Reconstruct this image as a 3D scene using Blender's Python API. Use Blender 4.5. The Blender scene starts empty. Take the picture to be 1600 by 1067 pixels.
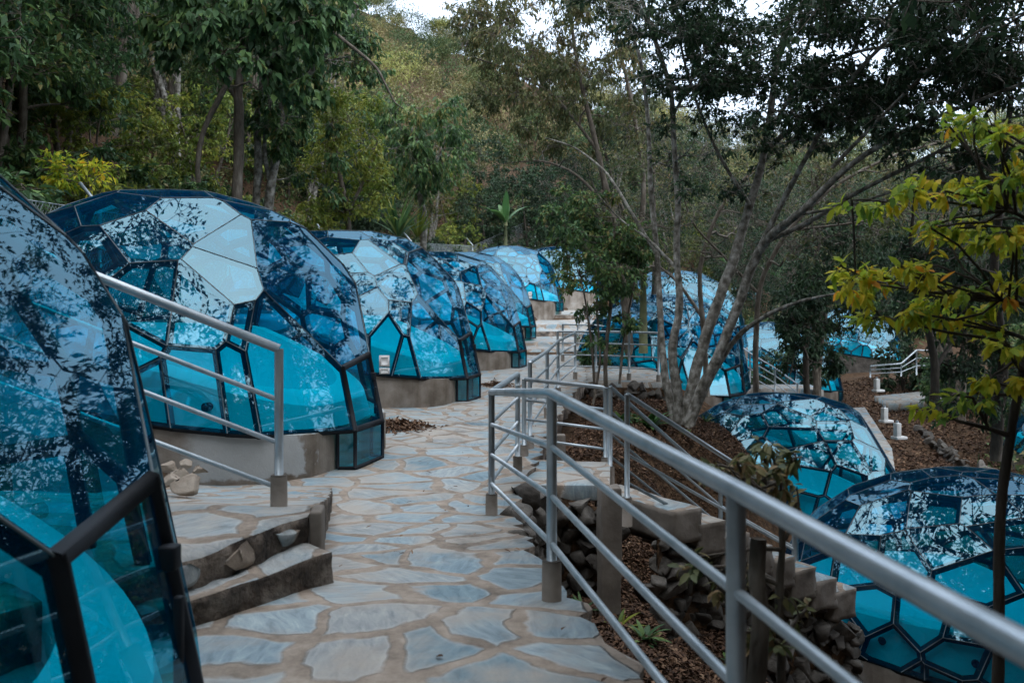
import bpy, bmesh, math, random
import numpy as np
from mathutils import Vector, Matrix

S = bpy.context.scene
C = S.collection
R = math.radians
F = 1400.0            # focal length in photo pixels (1600 wide)
HY = 465.0            # horizon row
CZ = 1.5              # eye height

# ------------------------------------------------------------------ camera
cam = bpy.data.cameras.new("camera")
cam.lens = F / 1600 * 36
cam.sensor_width = 36
cam.shift_y = -(533.5 - HY) / 1600
cam.clip_start = 0.05
cam.clip_end = 2000
cam.dof.use_dof = True
cam.dof.focus_distance = 9.5
cam.dof.aperture_fstop = 3.2
co = bpy.data.objects.new("camera", cam)
C.objects.link(co)
co.location = (0, 0, CZ)
co.rotation_euler = (R(90), 0, 0)
S.camera = co

# ------------------------------------------------------------------ sky + sun
SUN_EL, SUN_AZ = 62.0, 150.0     # azimuth clockwise from +Y
w = bpy.data.worlds.new("World")
S.world = w
w.use_nodes = True
nt = w.node_tree
nt.nodes.clear()
sky = nt.nodes.new("ShaderNodeTexSky")
sky.sky_type = 'NISHITA'
sky.sun_disc = False
sky.sun_elevation = R(SUN_EL)
sky.sun_rotation = R(SUN_AZ)
tc = nt.nodes.new("ShaderNodeTexCoord")
mp = nt.nodes.new("ShaderNodeMapping")
mp.inputs['Scale'].default_value = (1.0, 1.0, 2.2)
no = nt.nodes.new("ShaderNodeTexNoise")
no.inputs['Scale'].default_value = 2.2
no.inputs['Detail'].default_value = 6
no.inputs['Roughness'].default_value = 0.55
cr = nt.nodes.new("ShaderNodeValToRGB")
cr.color_ramp.elements[0].position = 0.33
cr.color_ramp.elements[0].color = (0.62, 0.62, 0.62, 1)
cr.color_ramp.elements[1].position = 0.62
cr.color_ramp.elements[1].color = (0.97, 0.97, 0.97, 1)
mx = nt.nodes.new("ShaderNodeMixRGB")
mx.inputs[2].default_value = (5.3, 6.3, 7.7, 1)
bg = nt.nodes.new("ShaderNodeBackground")
bg.inputs[1].default_value = 0.1
out = nt.nodes.new("ShaderNodeOutputWorld")
L = nt.links.new
L(tc.outputs['Generated'], mp.inputs[0]); L(mp.outputs[0], no.inputs['Vector'])
L(no.outputs[0], cr.inputs[0]); L(cr.outputs[0], mx.inputs[0])
L(sky.outputs[0], mx.inputs[1]); L(mx.outputs[0], bg.inputs[0]); L(bg.outputs[0], out.inputs[0])

sl = bpy.data.lights.new("sun", 'SUN')
sl.energy = 1.5
sl.angle = R(120)
sl.color = (1.0, 0.95, 0.88)
so = bpy.data.objects.new("sun", sl)
C.objects.link(so)
so.rotation_euler = (R(90 - SUN_EL), 0, R(180 - SUN_AZ))

S.view_settings.view_transform = 'Standard'
S.view_settings.look = 'None'
S.view_settings.exposure = 1.6
S.view_settings.gamma = 1
S.cycles.max_bounces = 10
S.cycles.transparent_max_bounces = 24
S.cycles.diffuse_bounces = 3
S.cycles.glossy_bounces = 4
S.cycles.caustics_reflective = False
S.cycles.caustics_refractive = False
S.cycles.use_denoising = True

# ------------------------------------------------------------------ helpers
def at(px, py, Y):
    return np.array(((px - 800) / F * Y, Y, CZ - (py - HY) / F * Y))

def tag(o, label=None, cat=None, group=None, kind=None):
    if label: o['label'] = label
    if cat: o['category'] = cat
    if group: o['group'] = group
    if kind: o['kind'] = kind
    return o

def empty(name, loc=(0, 0, 0), rz=0.0, label=None, cat=None, group=None):
    o = bpy.data.objects.new(name, None)
    o.empty_display_size = 0.1
    C.objects.link(o)
    o.location = loc
    o.rotation_euler = (0, 0, rz)
    return tag(o, label, cat, group)

class MB:
    """collects verts and faces, builds one mesh object"""
    def __init__(s):
        s.v = []; s.n = 0; s.f = {}; s.attr = {}
    def add(s, v, faces, val=None):
        v = np.asarray(v, float).reshape(-1, 3)
        faces = np.asarray(faces, dtype=np.int64)
        k = faces.shape[1]
        s.f.setdefault(k, []).append(faces + s.n)
        if val is None: val = np.zeros(len(faces))
        s.attr.setdefault(k, []).append(np.broadcast_to(val, (len(faces),)))
        s.v.append(v); s.n += len(v)
    def addmix(s, v, faces, val=0.0):
        v = np.asarray(v, float).reshape(-1, 3)
        for f in faces:
            k = len(f)
            s.f.setdefault(k, []).append(np.array([f], dtype=np.int64) + s.n)
            s.attr.setdefault(k, []).append(np.array([val], float))
        s.v.append(v); s.n += len(v)
    def box(s, c, d, rz=0.0, taper=1.0):
        x, y, z = d[0] / 2, d[1] / 2, d[2] / 2
        v = np.array([(-x, -y, -z), (x, -y, -z), (x, y, -z), (-x, y, -z),
                      (-x * taper, -y * taper, z), (x * taper, -y * taper, z), (x * taper, y * taper, z), (-x * taper, y * taper, z)])
        ca, sa = math.cos(rz), math.sin(rz)
        v = v @ np.array([[ca, sa, 0], [-sa, ca, 0], [0, 0, 1]]) + np.asarray(c)
        s.add(v, [(0, 3, 2, 1), (4, 5, 6, 7), (0, 1, 5, 4), (1, 2, 6, 5), (2, 3, 7, 6), (3, 0, 4, 7)])
        return s
    def tube(s, pts, rad, sides=8, cap=True):
        pts = np.asarray(pts, float); n = len(pts)
        rad = np.broadcast_to(np.asarray(rad, float), (n,))
        t = np.gradient(pts, axis=0)
        t /= np.linalg.norm(t, axis=1, keepdims=True) + 1e-9
        ref = np.array((0.31, 0.17, 0.93)) if abs(t[0][2]) < 0.8 else np.array((0.95, 0.3, 0.05))
        a = np.cross(t, ref); a /= np.linalg.norm(a, axis=1, keepdims=True) + 1e-9
        b = np.cross(t, a)
        th = np.arange(sides) / sides * 2 * np.pi
        ring = (a[:, None] * np.cos(th)[None, :, None] + b[:, None] * np.sin(th)[None, :, None]) * rad[:, None, None] + pts[:, None]
        i = np.arange(n - 1)[:, None] * sides; j = np.arange(sides)[None]; j2 = (j + 1) % sides
        q = np.stack([i + j, i + j2, i + sides + j2, i + sides + j], -1).reshape(-1, 4)
        s.add(ring, q)
        if cap and sides >= 3:
            base = s.n - n * sides
            for r0, rev in ((0, False), ((n - 1) * sides, True)):
                f = list(range(base + r0, base + r0 + sides))
                if rev: f = f[::-1]
                s.f.setdefault(sides, []).append(np.array([f])); s.attr.setdefault(sides, []).append(np.zeros(1))
        return s
    def build(s, name, m, parent=None, smooth=False, attr=None, loc=None):
        me = bpy.data.meshes.new(name)
        V = np.concatenate(s.v) if s.v else np.zeros((0, 3))
        me.vertices.add(len(V)); me.vertices.foreach_set('co', V.astype(np.float32).ravel())
        tot, lt, vals = [], [], []
        for k, fl in s.f.items():
            a = np.concatenate(fl); tot.append(a.ravel()); lt.append(np.full(len(a), k)); vals.append(np.concatenate(s.attr[k]))
        idx = np.concatenate(tot); lt = np.concatenate(lt); vals = np.concatenate(vals)
        me.loops.add(len(idx)); me.loops.foreach_set('vertex_index', idx.astype(np.int32))
        me.polygons.add(len(lt)); ls = np.concatenate([[0], np.cumsum(lt)[:-1]])
        me.polygons.foreach_set('loop_start', ls.astype(np.int32))
        me.polygons.foreach_set('loop_total', lt.astype(np.int32))
        if smooth: me.polygons.foreach_set('use_smooth', np.ones(len(lt), dtype=bool))
        if attr:
            at_ = me.attributes.new(attr, 'FLOAT', 'FACE'); at_.data.foreach_set('value', vals.astype(np.float32))
        me.update(calc_edges=True); me.validate()
        me.materials.append(m)
        o = bpy.data.objects.new(name, me)
        C.objects.link(o)
        if parent is not None: o.parent = parent
        if loc is not None: o.location = loc
        return o

def risers(o, m, lim=.6):
    me = o.data; me.materials.append(m)
    for p in me.polygons:
        if abs(p.normal.z) < lim: p.material_index = 1
    return o

# ------------------------------------------------------------------ materials
def newmat(name):
    m = bpy.data.materials.new(name); m.use_nodes = True
    t = m.node_tree; t.nodes.clear()
    o = t.nodes.new("ShaderNodeOutputMaterial")
    return m, t, o
def N(t, kind, **kw):
    n = t.nodes.new(kind)
    for k, v in kw.items():
        if k.startswith('_'): setattr(n, k[1:], v)
        else:
            key = k.replace('__', ' ')
            n.inputs[key].default_value = v
    return n
def ramp(t, stops):
    r = t.nodes.new("ShaderNodeValToRGB"); e = r.color_ramp.elements
    while len(e) < len(stops): e.new(0.5)
    for x, (p, c) in zip(e, stops):
        x.position = p; x.color = (*c, 1) if len(c) == 3 else c
    return r
def coords(t, scale=(1, 1, 1), rot=(0, 0, 0)):
    c = t.nodes.new("ShaderNodeTexCoord"); m = t.nodes.new("ShaderNodeMapping")
    m.inputs['Scale'].default_value = scale; m.inputs['Rotation'].default_value = rot
    t.links.new(c.outputs['Object'], m.inputs[0]); return m.outputs[0]

def mat_simple(name, stops, scale=4.0, rough=0.8, metal=0.0, bump=0.2, bscale=30, spec=0.3, detail=6, stretch=(1, 1, 1), bdist=0.01):
    m, t, o = newmat(name); l = t.links.new
    v = coords(t, stretch)
    n1 = N(t, "ShaderNodeTexNoise", Scale=scale, Detail=detail, Roughness=0.6); l(v, n1.inputs['Vector'])
    r = ramp(t, stops); l(n1.outputs[0], r.inputs[0])
    p = N(t, "ShaderNodeBsdfPrincipled", Roughness=rough, Metallic=metal)
    p.inputs['Specular IOR Level'].default_value = spec
    l(r.outputs[0], p.inputs['Base Color'])
    if bump:
        n2 = N(t, "ShaderNodeTexNoise", Scale=bscale, Detail=5); l(v, n2.inputs['Vector'])
        b = N(t, "ShaderNodeBump", Strength=bump, Distance=bdist); l(n2.outputs[0], b.inputs['Height']); l(b.outputs[0], p.inputs['Normal'])
    l(p.outputs[0], o.inputs[0]); return m

def mat_leaf(name, stops, trans=0.3, rough=0.55, spec=0.25):
    m, t, o = newmat(name); l = t.links.new
    a = N(t, "ShaderNodeAttribute"); a.attribute_name = 'v'
    r = ramp(t, stops); l(a.outputs['Fac'], r.inputs[0])
    p = N(t, "ShaderNodeBsdfPrincipled", Roughness=rough); p.inputs['Specular IOR Level'].default_value = spec
    l(r.outputs[0], p.inputs['Base Color'])
    tr = N(t, "ShaderNodeBsdfTranslucent"); l(r.outputs[0], tr.inputs[0])
    mx = N(t, "ShaderNodeMixShader"); mx.inputs[0].default_value = trans
    l(p.outputs[0], mx.inputs[1]); l(tr.outputs[0], mx.inputs[2]); l(mx.outputs[0], o.inputs[0]); return m

def mat_flagstone(name, scale=2.35, seed=0.0, squash=1.0):
    m, t, o = newmat(name); l = t.links.new
    v = coords(t, (1, squash, 1))
    dn = N(t, "ShaderNodeTexNoise", Scale=1.15, Detail=2); l(v, dn.inputs['Vector'])
    dn2 = N(t, "ShaderNodeTexNoise", Scale=9, Detail=3); l(v, dn2.inputs['Vector'])
    def madd(src, k, base):
        s1 = N(t, "ShaderNodeVectorMath", _operation='SUBTRACT'); s1.inputs[1].default_value = (.5, .5, .5); l(src, s1.inputs[0])
        s2 = N(t, "ShaderNodeVectorMath", _operation='SCALE'); s2.inputs['Scale'].default_value = k; l(s1.outputs[0], s2.inputs[0])
        s3 = N(t, "ShaderNodeVectorMath", _operation='ADD'); l(base, s3.inputs[0]); l(s2.outputs[0], s3.inputs[1]); return s3.outputs[0]
    vv = madd(dn.outputs[1], 0.62, v); vv = madd(dn2.outputs[1], 0.07, vv)
    flat = N(t, "ShaderNodeVectorMath", _operation='MULTIPLY'); flat.inputs[1].default_value = (1, 1, 0.15); l(vv, flat.inputs[0])
    off = N(t, "ShaderNodeVectorMath", _operation='ADD'); off.inputs[1].default_value = (seed, seed * 1.7, 0); l(flat.outputs[0], off.inputs[0])
    e = N(t, "ShaderNodeTexVoronoi", _feature='DISTANCE_TO_EDGE', _voronoi_dimensions='2D', Scale=scale, Randomness=0.95); l(off.outputs[0], e.inputs['Vector'])
    c = N(t, "ShaderNodeTexVoronoi", _feature='F1', _voronoi_dimensions='2D', Scale=scale, Randomness=0.95); l(off.outputs[0], c.inputs['Vector'])
    # ragged joint width
    jn = N(t, "ShaderNodeTexNoise", Scale=3.0, Detail=4); l(v, jn.inputs['Vector'])
    jm = N(t, "ShaderNodeMath", _operation='MULTIPLY_ADD'); jm.inputs[1].default_value = -0.13; l(jn.outputs[0], jm.inputs[0]); l(e.outputs['Distance'], jm.inputs[2])
    mask = N(t, "ShaderNodeMapRange", _interpolation_type='SMOOTHSTEP'); mask.inputs[1].default_value = 0.0; mask.inputs[2].default_value = 0.05
    l(jm.outputs[0], mask.inputs[0])
    # stone colour
    sep = N(t, "ShaderNodeSeparateColor"); l(c.outputs['Color'], sep.inputs[0])
    sr = ramp(t, [(0.0, (0.15, 0.225, 0.26)), (0.3, (0.215, 0.29, 0.33)), (0.6, (0.28, 0.345, 0.37)), (0.85, (0.29, 0.30, 0.295)), (1.0, (0.19, 0.27, 0.31))])
    l(sep.outputs[0], sr.inputs[0])
    # cleft streaks, direction differs stone by stone
    rot = N(t, "ShaderNodeVectorRotate", _rotation_type='Z_AXIS'); ang = N(t, "ShaderNodeMath", _operation='MULTIPLY'); ang.inputs[1].default_value = 6.3
    l(sep.outputs[1], ang.inputs[0]); l(ang.outputs[0], rot.inputs['Angle']); l(v, rot.inputs['Vector'])
    stv = N(t, "ShaderNodeVectorMath", _operation='MULTIPLY'); stv.inputs[1].default_value = (3, 11, 3); l(rot.outputs[0], stv.inputs[0])
    stn = N(t, "ShaderNodeTexNoise", Scale=1.6, Detail=8, Roughness=0.68, Distortion=0.8); l(stv.outputs[0], stn.inputs['Vector'])
    str_ = ramp(t, [(0.34, (0.62, 0.66, 0.68)), (0.5, (0.93, 0.94, 0.95)), (0.6, (1.12, 1.10, 1.07)), (0.72, (1.5, 1.42, 1.32))]); l(stn.outputs[0], str_.inputs[0])
    mul = N(t, "ShaderNodeMixRGB", _blend_type='MULTIPLY'); mul.inputs[0].default_value = 1; l(sr.outputs[0], mul.inputs[1]); l(str_.outputs[0], mul.inputs[2])
    # dusty tan film over stones
    dz = N(t, "ShaderNodeTexNoise", Scale=1.1, Detail=6, Roughness=0.65); l(v, dz.inputs['Vector'])
    dzr = ramp(t, [(0.44, (0, 0, 0)), (0.62, (0.8, 0.8, 0.8))]); l(dz.outputs[0], dzr.inputs[0])
    dust = N(t, "ShaderNodeMixRGB"); dust.inputs[2].default_value = (0.36, 0.315, 0.265, 1); l(dzr.outputs[0], dust.inputs[0]); l(mul.outputs[0], dust.inputs[1])
    # mortar
    mn = N(t, "ShaderNodeTexNoise", Scale=5, Detail=8, Roughness=0.7); l(v, mn.inputs['Vector'])
    mr = ramp(t, [(0.3, (0.12, 0.093, 0.07)), (0.5, (0.26, 0.208, 0.162)), (0.7, (0.39, 0.325, 0.265))]); l(mn.outputs[0], mr.inputs[0])
    fin = N(t, "ShaderNodeMixRGB"); l(mask.outputs[0], fin.inputs[0]); l(mr.outputs[0], fin.inputs[1]); l(dust.outputs[0], fin.inputs[2])
    # cement smeared pale along the stone edges
    rim = N(t, "ShaderNodeMapRange", _interpolation_type='SMOOTHSTEP'); rim.inputs[1].default_value = 0.10; rim.inputs[2].default_value = 0.01; rim.inputs[4].default_value = 0.55; l(jm.outputs[0], rim.inputs[0])
    rimc = N(t, "ShaderNodeMixRGB"); rimc.inputs[2].default_value = (0.44, 0.42, 0.39, 1); l(rim.outputs[0], rimc.inputs[0]); l(dust.outputs[0], rimc.inputs[1]); l(rimc.outputs[0], fin.inputs[2])
    # wet / dirty spots
    wn = N(t, "ShaderNodeTexNoise", Scale=0.9, Detail=7, Roughness=0.72); l(v, wn.inputs['Vector'])
    wr = ramp(t, [(0.28, (0.45, 0.45, 0.45)), (0.40, (1, 1, 1))]); l(wn.outputs[0], wr.inputs[0])
    fin2 = N(t, "ShaderNodeMixRGB", _blend_type='MULTIPLY'); fin2.inputs[0].default_value = 1; l(fin.outputs[0], fin2.inputs[1]); l(wr.outputs[0], fin2.inputs[2])
    p = N(t, "ShaderNodeBsdfPrincipled", Roughness=0.72); p.inputs['Specular IOR Level'].default_value = 0.35
    l(fin2.outputs[0], p.inputs['Base Color'])
    h1 = N(t, "ShaderNodeMath", _operation='MULTIPLY_ADD'); h1.inputs[1].default_value = 0.35; l(stn.outputs[0], h1.inputs[0]); l(mask.outputs[0], h1.inputs[2])
    g = N(t, "ShaderNodeTexNoise", Scale=60, Detail=4); l(v, g.inputs['Vector'])
    h2 = N(t, "ShaderNodeMath", _operation='MULTIPLY_ADD'); h2.inputs[1].default_value = 0.22; l(g.outputs[0], h2.inputs[0]); l(h1.outputs[0], h2.inputs[2])
    b = N(t, "ShaderNodeBump", Strength=0.8, Distance=0.018); l(h2.outputs[0], b.inputs['Height']); l(b.outputs[0], p.inputs['Normal'])
    l(p.outputs[0], o.inputs[0]); return m

def mat_glass(name):
    m, t, o = newmat(name); l = t.links.new
    tr = N(t, "ShaderNodeBsdfTransparent"); tr.inputs[0].default_value = (0.03, 0.85, 1.0, 1)
    gl = N(t, "ShaderNodeBsdfGlossy", Roughness=0.012); gl.inputs[0].default_value = (0.40, 0.66, 0.76, 1)
    v = coords(t)
    n1 = N(t, "ShaderNodeTexNoise", Scale=1.3, Detail=1.5); l(v, n1.inputs['Vector'])
    b = N(t, "ShaderNodeBump", Strength=0.11, Distance=0.03); l(n1.outputs[0], b.inputs['Height']); l(b.outputs[0], gl.inputs['Normal'])
    lw = N(t, "ShaderNodeLayerWeight", Blend=0.30)
    mr = N(t, "ShaderNodeMapRange"); mr.inputs[3].default_value = 0.18; mr.inputs[4].default_value = 0.52; l(lw.outputs['Fresnel'], mr.inputs[0])
    mx = N(t, "ShaderNodeMixShader"); l(mr.outputs[0], mx.inputs[0]); l(tr.outputs[0], mx.inputs[1]); l(gl.outputs[0], mx.inputs[2])
    # blue cast of the dark reflections, painted in as a thin patchy diffuse layer
    df = N(t, "ShaderNodeBsdfDiffuse"); df.inputs[0].default_value = (0.003, 0.11, 0.36, 1)
    dn = N(t, "ShaderNodeTexNoise", Scale=2.2, Detail=7, Roughness=0.7); l(v, dn.inputs['Vector'])
    dr = N(t, "ShaderNodeMapRange"); dr.inputs[1].default_value = 0.3; dr.inputs[2].default_value = 0.75; dr.inputs[3].default_value = 0.035; dr.inputs[4].default_value = 0.11; l(dn.outputs[0], dr.inputs[0])
    mx2 = N(t, "ShaderNodeMixShader"); l(dr.outputs[0], mx2.inputs[0]); l(mx.outputs[0], mx2.inputs[1]); l(df.outputs[0], mx2.inputs[2])
    l(mx2.outputs[0], o.inputs[0]); return m

M = {}
M['glass'] = mat_glass('tinted_glass')
M['path'] = mat_flagstone('flagstone', 2.0)
M['landing'] = mat_flagstone('flagstone_steps', 2.3, 3.7)
M['black'] = mat_simple('black_frame', [(0.3, (0.008, 0.010, 0.013)), (0.7, (0.02, 0.024, 0.03))], rough=0.6, bump=0.05, spec=0.15)
M['seam'] = mat_simple('silicone_seam', [(0.3, (0.07, 0.10, 0.115)), (0.7, (0.11, 0.145, 0.16))], rough=0.6, bump=0)
M['tub'] = mat_simple('turquoise_tub', [(0.25, (0.22, 0.88, 0.95)), (0.6, (0.30, 0.92, 0.96)), (0.8, (0.38, 0.95, 0.97))], scale=1.5, rough=0.45, bump=0.08)
M['jet'] = mat_simple('jet_hole', [(0.3, (0.004, 0.006, 0.008)), (0.7, (0.01, 0.012, 0.015))], bump=0)
M['metal'] = mat_simple('silver_paint', [(0.3, (0.26, 0.31, 0.34)), (0.5, (0.38, 0.43, 0.46)), (0.7, (0.46, 0.51, 0.54))], scale=5, rough=0.34, metal=0.55, bump=0.04, bscale=60, spec=0.5)
M['cement'] = mat_simple('cement', [(0.25, (0.10, 0.085, 0.07)), (0.5, (0.19, 0.165, 0.14)), (0.75, (0.28, 0.25, 0.22))], scale=3, bump=0.5, bscale=25)
M['rock'] = mat_simple('rubble_rock', [(0.25, (0.03, 0.027, 0.024)), (0.5, (0.085, 0.076, 0.066)), (0.75, (0.18, 0.165, 0.145))], scale=3.5, bump=0.8, bscale=14, bdist=0.03)
M['palerock'] = mat_simple('pale_rock', [(0.25, (0.17, 0.13, 0.10)), (0.5, (0.30, 0.25, 0.20)), (0.75, (0.42, 0.37, 0.31))], scale=4, bump=0.7, bscale=18, bdist=0.02)
M['soil'] = mat_simple('leafy_soil', [(0.28, (0.022, 0.015, 0.010)), (0.45, (0.055, 0.035, 0.022)), (0.6, (0.10, 0.06, 0.035)), (0.75, (0.15, 0.10, 0.065))], scale=9, bump=1.0, bscale=22, rough=0.95, detail=10, bdist=0.05, spec=0.1)
M['white'] = mat_simple('white_paint', [(0.3, (0.42, 0.43, 0.42)), (0.7, (0.60, 0.60, 0.59))], rough=0.6, bump=0.1)
M['bark_pale'] = mat_simple('pale_bark', [(0.36, (0.05, 0.047, 0.035)), (0.47, (0.13, 0.12, 0.10)), (0.56, (0.215, 0.205, 0.18)), (0.68, (0.36, 0.35, 0.32))], scale=9, bump=0.8, bscale=22, stretch=(1, 1, .8), bdist=0.02, detail=9)
M['bark_dark'] = mat_simple('dark_bark', [(0.3, (0.022, 0.018, 0.014)), (0.55, (0.055, 0.046, 0.036)), (0.75, (0.11, 0.095, 0.075))], scale=6, bump=0.8, bscale=20, stretch=(1.6, 1.6, 0.5), bdist=0.02)
M['bark_brown'] = mat_simple('brown_bark', [(0.3, (0.045, 0.036, 0.027)), (0.52, (0.11, 0.092, 0.072)), (0.72, (0.21, 0.185, 0.155))], scale=6, bump=0.8, bscale=20, stretch=(1.6, 1.6, 0.5), bdist=0.02)
M['leaf_green'] = mat_leaf('leaf_green', [(0.0, (0.031, 0.070, 0.035)), (0.5, (0.066, 0.137, 0.053)), (0.85, (0.133, 0.221, 0.066)), (1.0, (0.243, 0.221, 0.078))])
M['leaf_dark'] = mat_leaf('leaf_dark', [(0.0, (0.015, 0.033, 0.018)), (0.6, (0.033, 0.067, 0.033)), (1.0, (0.064, 0.114, 0.048))])
M['leaf_olive'] = mat_leaf('leaf_olive', [(0.0, (0.055, 0.075, 0.033)), (0.5, (0.120, 0.140, 0.055)), (0.8, (0.212, 0.182, 0.077)), (1.0, (0.276, 0.185, 0.092))])
M['leaf_yellow'] = mat_leaf('leaf_yellow', [(0.0, (0.13, 0.25, 0.05)), (0.3, (0.34, 0.46, 0.05)), (0.62, (0.62, 0.60, 0.055)), (0.88, (0.80, 0.62, 0.05)), (1.0, (0.80, 0.34, 0.04))], trans=0.55)
M['leaf_lime'] = mat_leaf('leaf_lime', [(0.0, (0.075, 0.128, 0.030)), (0.5, (0.150, 0.210, 0.038)), (1.0, (0.300, 0.300, 0.053))], trans=0.35)
M['leaf_banana'] = mat_leaf('leaf_banana', [(0.0, (0.04, 0.10, 0.03)), (1.0, (0.08, 0.17, 0.05))], rough=0.4)
M['leaf_dry'] = mat_leaf('leaf_dry', [(0.0, (0.03, 0.017, 0.011)), (0.5, (0.085, 0.046, 0.028)), (0.85, (0.16, 0.09, 0.052)), (1.0, (0.25, 0.16, 0.10))], trans=0.05, rough=0.8)
M['leaf_red'] = mat_leaf('leaf_red', [(0.0, (0.07, 0.035, 0.02)), (1.0, (0.16, 0.07, 0.04))])
M['banana_stem'] = mat_simple('banana_stem', [(0.3, (0.05, 0.06, 0.03)), (0.7, (0.12, 0.13, 0.06))], bump=0.3)

def mat_plinth(washed=False):
    m, t, o = newmat('plinth_cement_washed' if washed else 'plinth_cement'); l = t.links.new
    v = coords(t)
    n1 = N(t, "ShaderNodeTexNoise", Scale=1.1, Detail=8, Roughness=0.62); l(v, n1.inputs['Vector'])
    r = ramp(t, [(0.36, (0.16, 0.135, 0.11)), (0.48, (0.26, 0.228, 0.195)), (0.56, (0.33, 0.30, 0.265)), (0.66, (0.42, 0.40, 0.37))]); l(n1.outputs[0], r.inputs[0])
    sv = coords(t, (5, 5, 0.5)); n2 = N(t, "ShaderNodeTexNoise", Scale=1.0, Detail=5); l(sv, n2.inputs['Vector'])
    r2 = ramp(t, [(0.35, (0.62, 0.58, 0.54)), (0.55, (1, 1, 1))]); l(n2.outputs[0], r2.inputs[0])
    mu = N(t, "ShaderNodeMixRGB", _blend_type='MULTIPLY'); mu.inputs[0].default_value = 0.8; l(r.outputs[0], mu.inputs[1]); l(r2.outputs[0], mu.inputs[2])
    col = mu.outputs[0]
    if washed:
        sx = N(t, "ShaderNodeSeparateXYZ"); l(v, sx.inputs[0])
        nn = N(t, "ShaderNodeTexNoise", Scale=4.5, Detail=6, Roughness=0.6); l(v, nn.inputs['Vector'])
        ad = N(t, "ShaderNodeMath", _operation='MULTIPLY_ADD'); ad.inputs[1].default_value = 0.30; l(nn.outputs[0], ad.inputs[0]); l(sx.outputs[0], ad.inputs[2])
        m1 = N(t, "ShaderNodeMapRange", _interpolation_type='SMOOTHSTEP'); m1.inputs[1].default_value = -1.02; m1.inputs[2].default_value = -.86; l(ad.outputs[0], m1.inputs[0])
        m2 = N(t, "ShaderNodeMapRange", _interpolation_type='SMOOTHSTEP'); m2.inputs[1].default_value = -.08; m2.inputs[2].default_value = -.12; l(ad.outputs[0], m2.inputs[0])
        m3 = N(t, "ShaderNodeMath", _operation='MULTIPLY_ADD'); m3.inputs[1].default_value = 0.25; l(nn.outputs[0], m3.inputs[0]); l(sx.outputs[2], m3.inputs[2])
        m4 = N(t, "ShaderNodeMapRange", _interpolation_type='SMOOTHSTEP'); m4.inputs[1].default_value = .17; m4.inputs[2].default_value = .21; l(m3.outputs[0], m4.inputs[0])
        k1 = N(t, "ShaderNodeMath", _operation='MULTIPLY'); l(m1.outputs[0], k1.inputs[0]); l(m2.outputs[0], k1.inputs[1])
        k2 = N(t, "ShaderNodeMath", _operation='MULTIPLY'); l(k1.outputs[0], k2.inputs[0]); l(m4.outputs[0], k2.inputs[1])
        wc = ramp(t, [(0.3, (0.36, 0.37, 0.37)), (0.6, (0.46, 0.475, 0.475))]); l(n1.outputs[0], wc.inputs[0])
        wm = N(t, "ShaderNodeMixRGB"); l(k2.outputs[0], wm.inputs[0]); l(mu.outputs[0], wm.inputs[1]); l(wc.outputs[0], wm.inputs[2]); col = wm.outputs[0]
    p = N(t, "ShaderNodeBsdfPrincipled", Roughness=0.85); p.inputs['Specular IOR Level'].default_value = 0.2
    l(col, p.inputs['Base Color'])
    n3 = N(t, "ShaderNodeTexNoise", Scale=14, Detail=8, Roughness=0.7); l(v, n3.inputs['Vector'])
    b = N(t, "ShaderNodeBump", Strength=0.5, Distance=0.015); l(n3.outputs[0], b.inputs['Height']); l(b.outputs[0], p.inputs['Normal'])
    l(p.outputs[0], o.inputs[0]); return m
M['plinth'] = mat_plinth(); M['plinth_washed'] = mat_plinth(True)
M['plinth_whitewash'] = mat_simple('whitewash', [(0.3, (0.33, 0.34, 0.34)), (0.5, (0.44, 0.45, 0.45)), (0.7, (0.52, 0.53, 0.53))], scale=2.5, bump=0.3, bscale=14)

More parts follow.
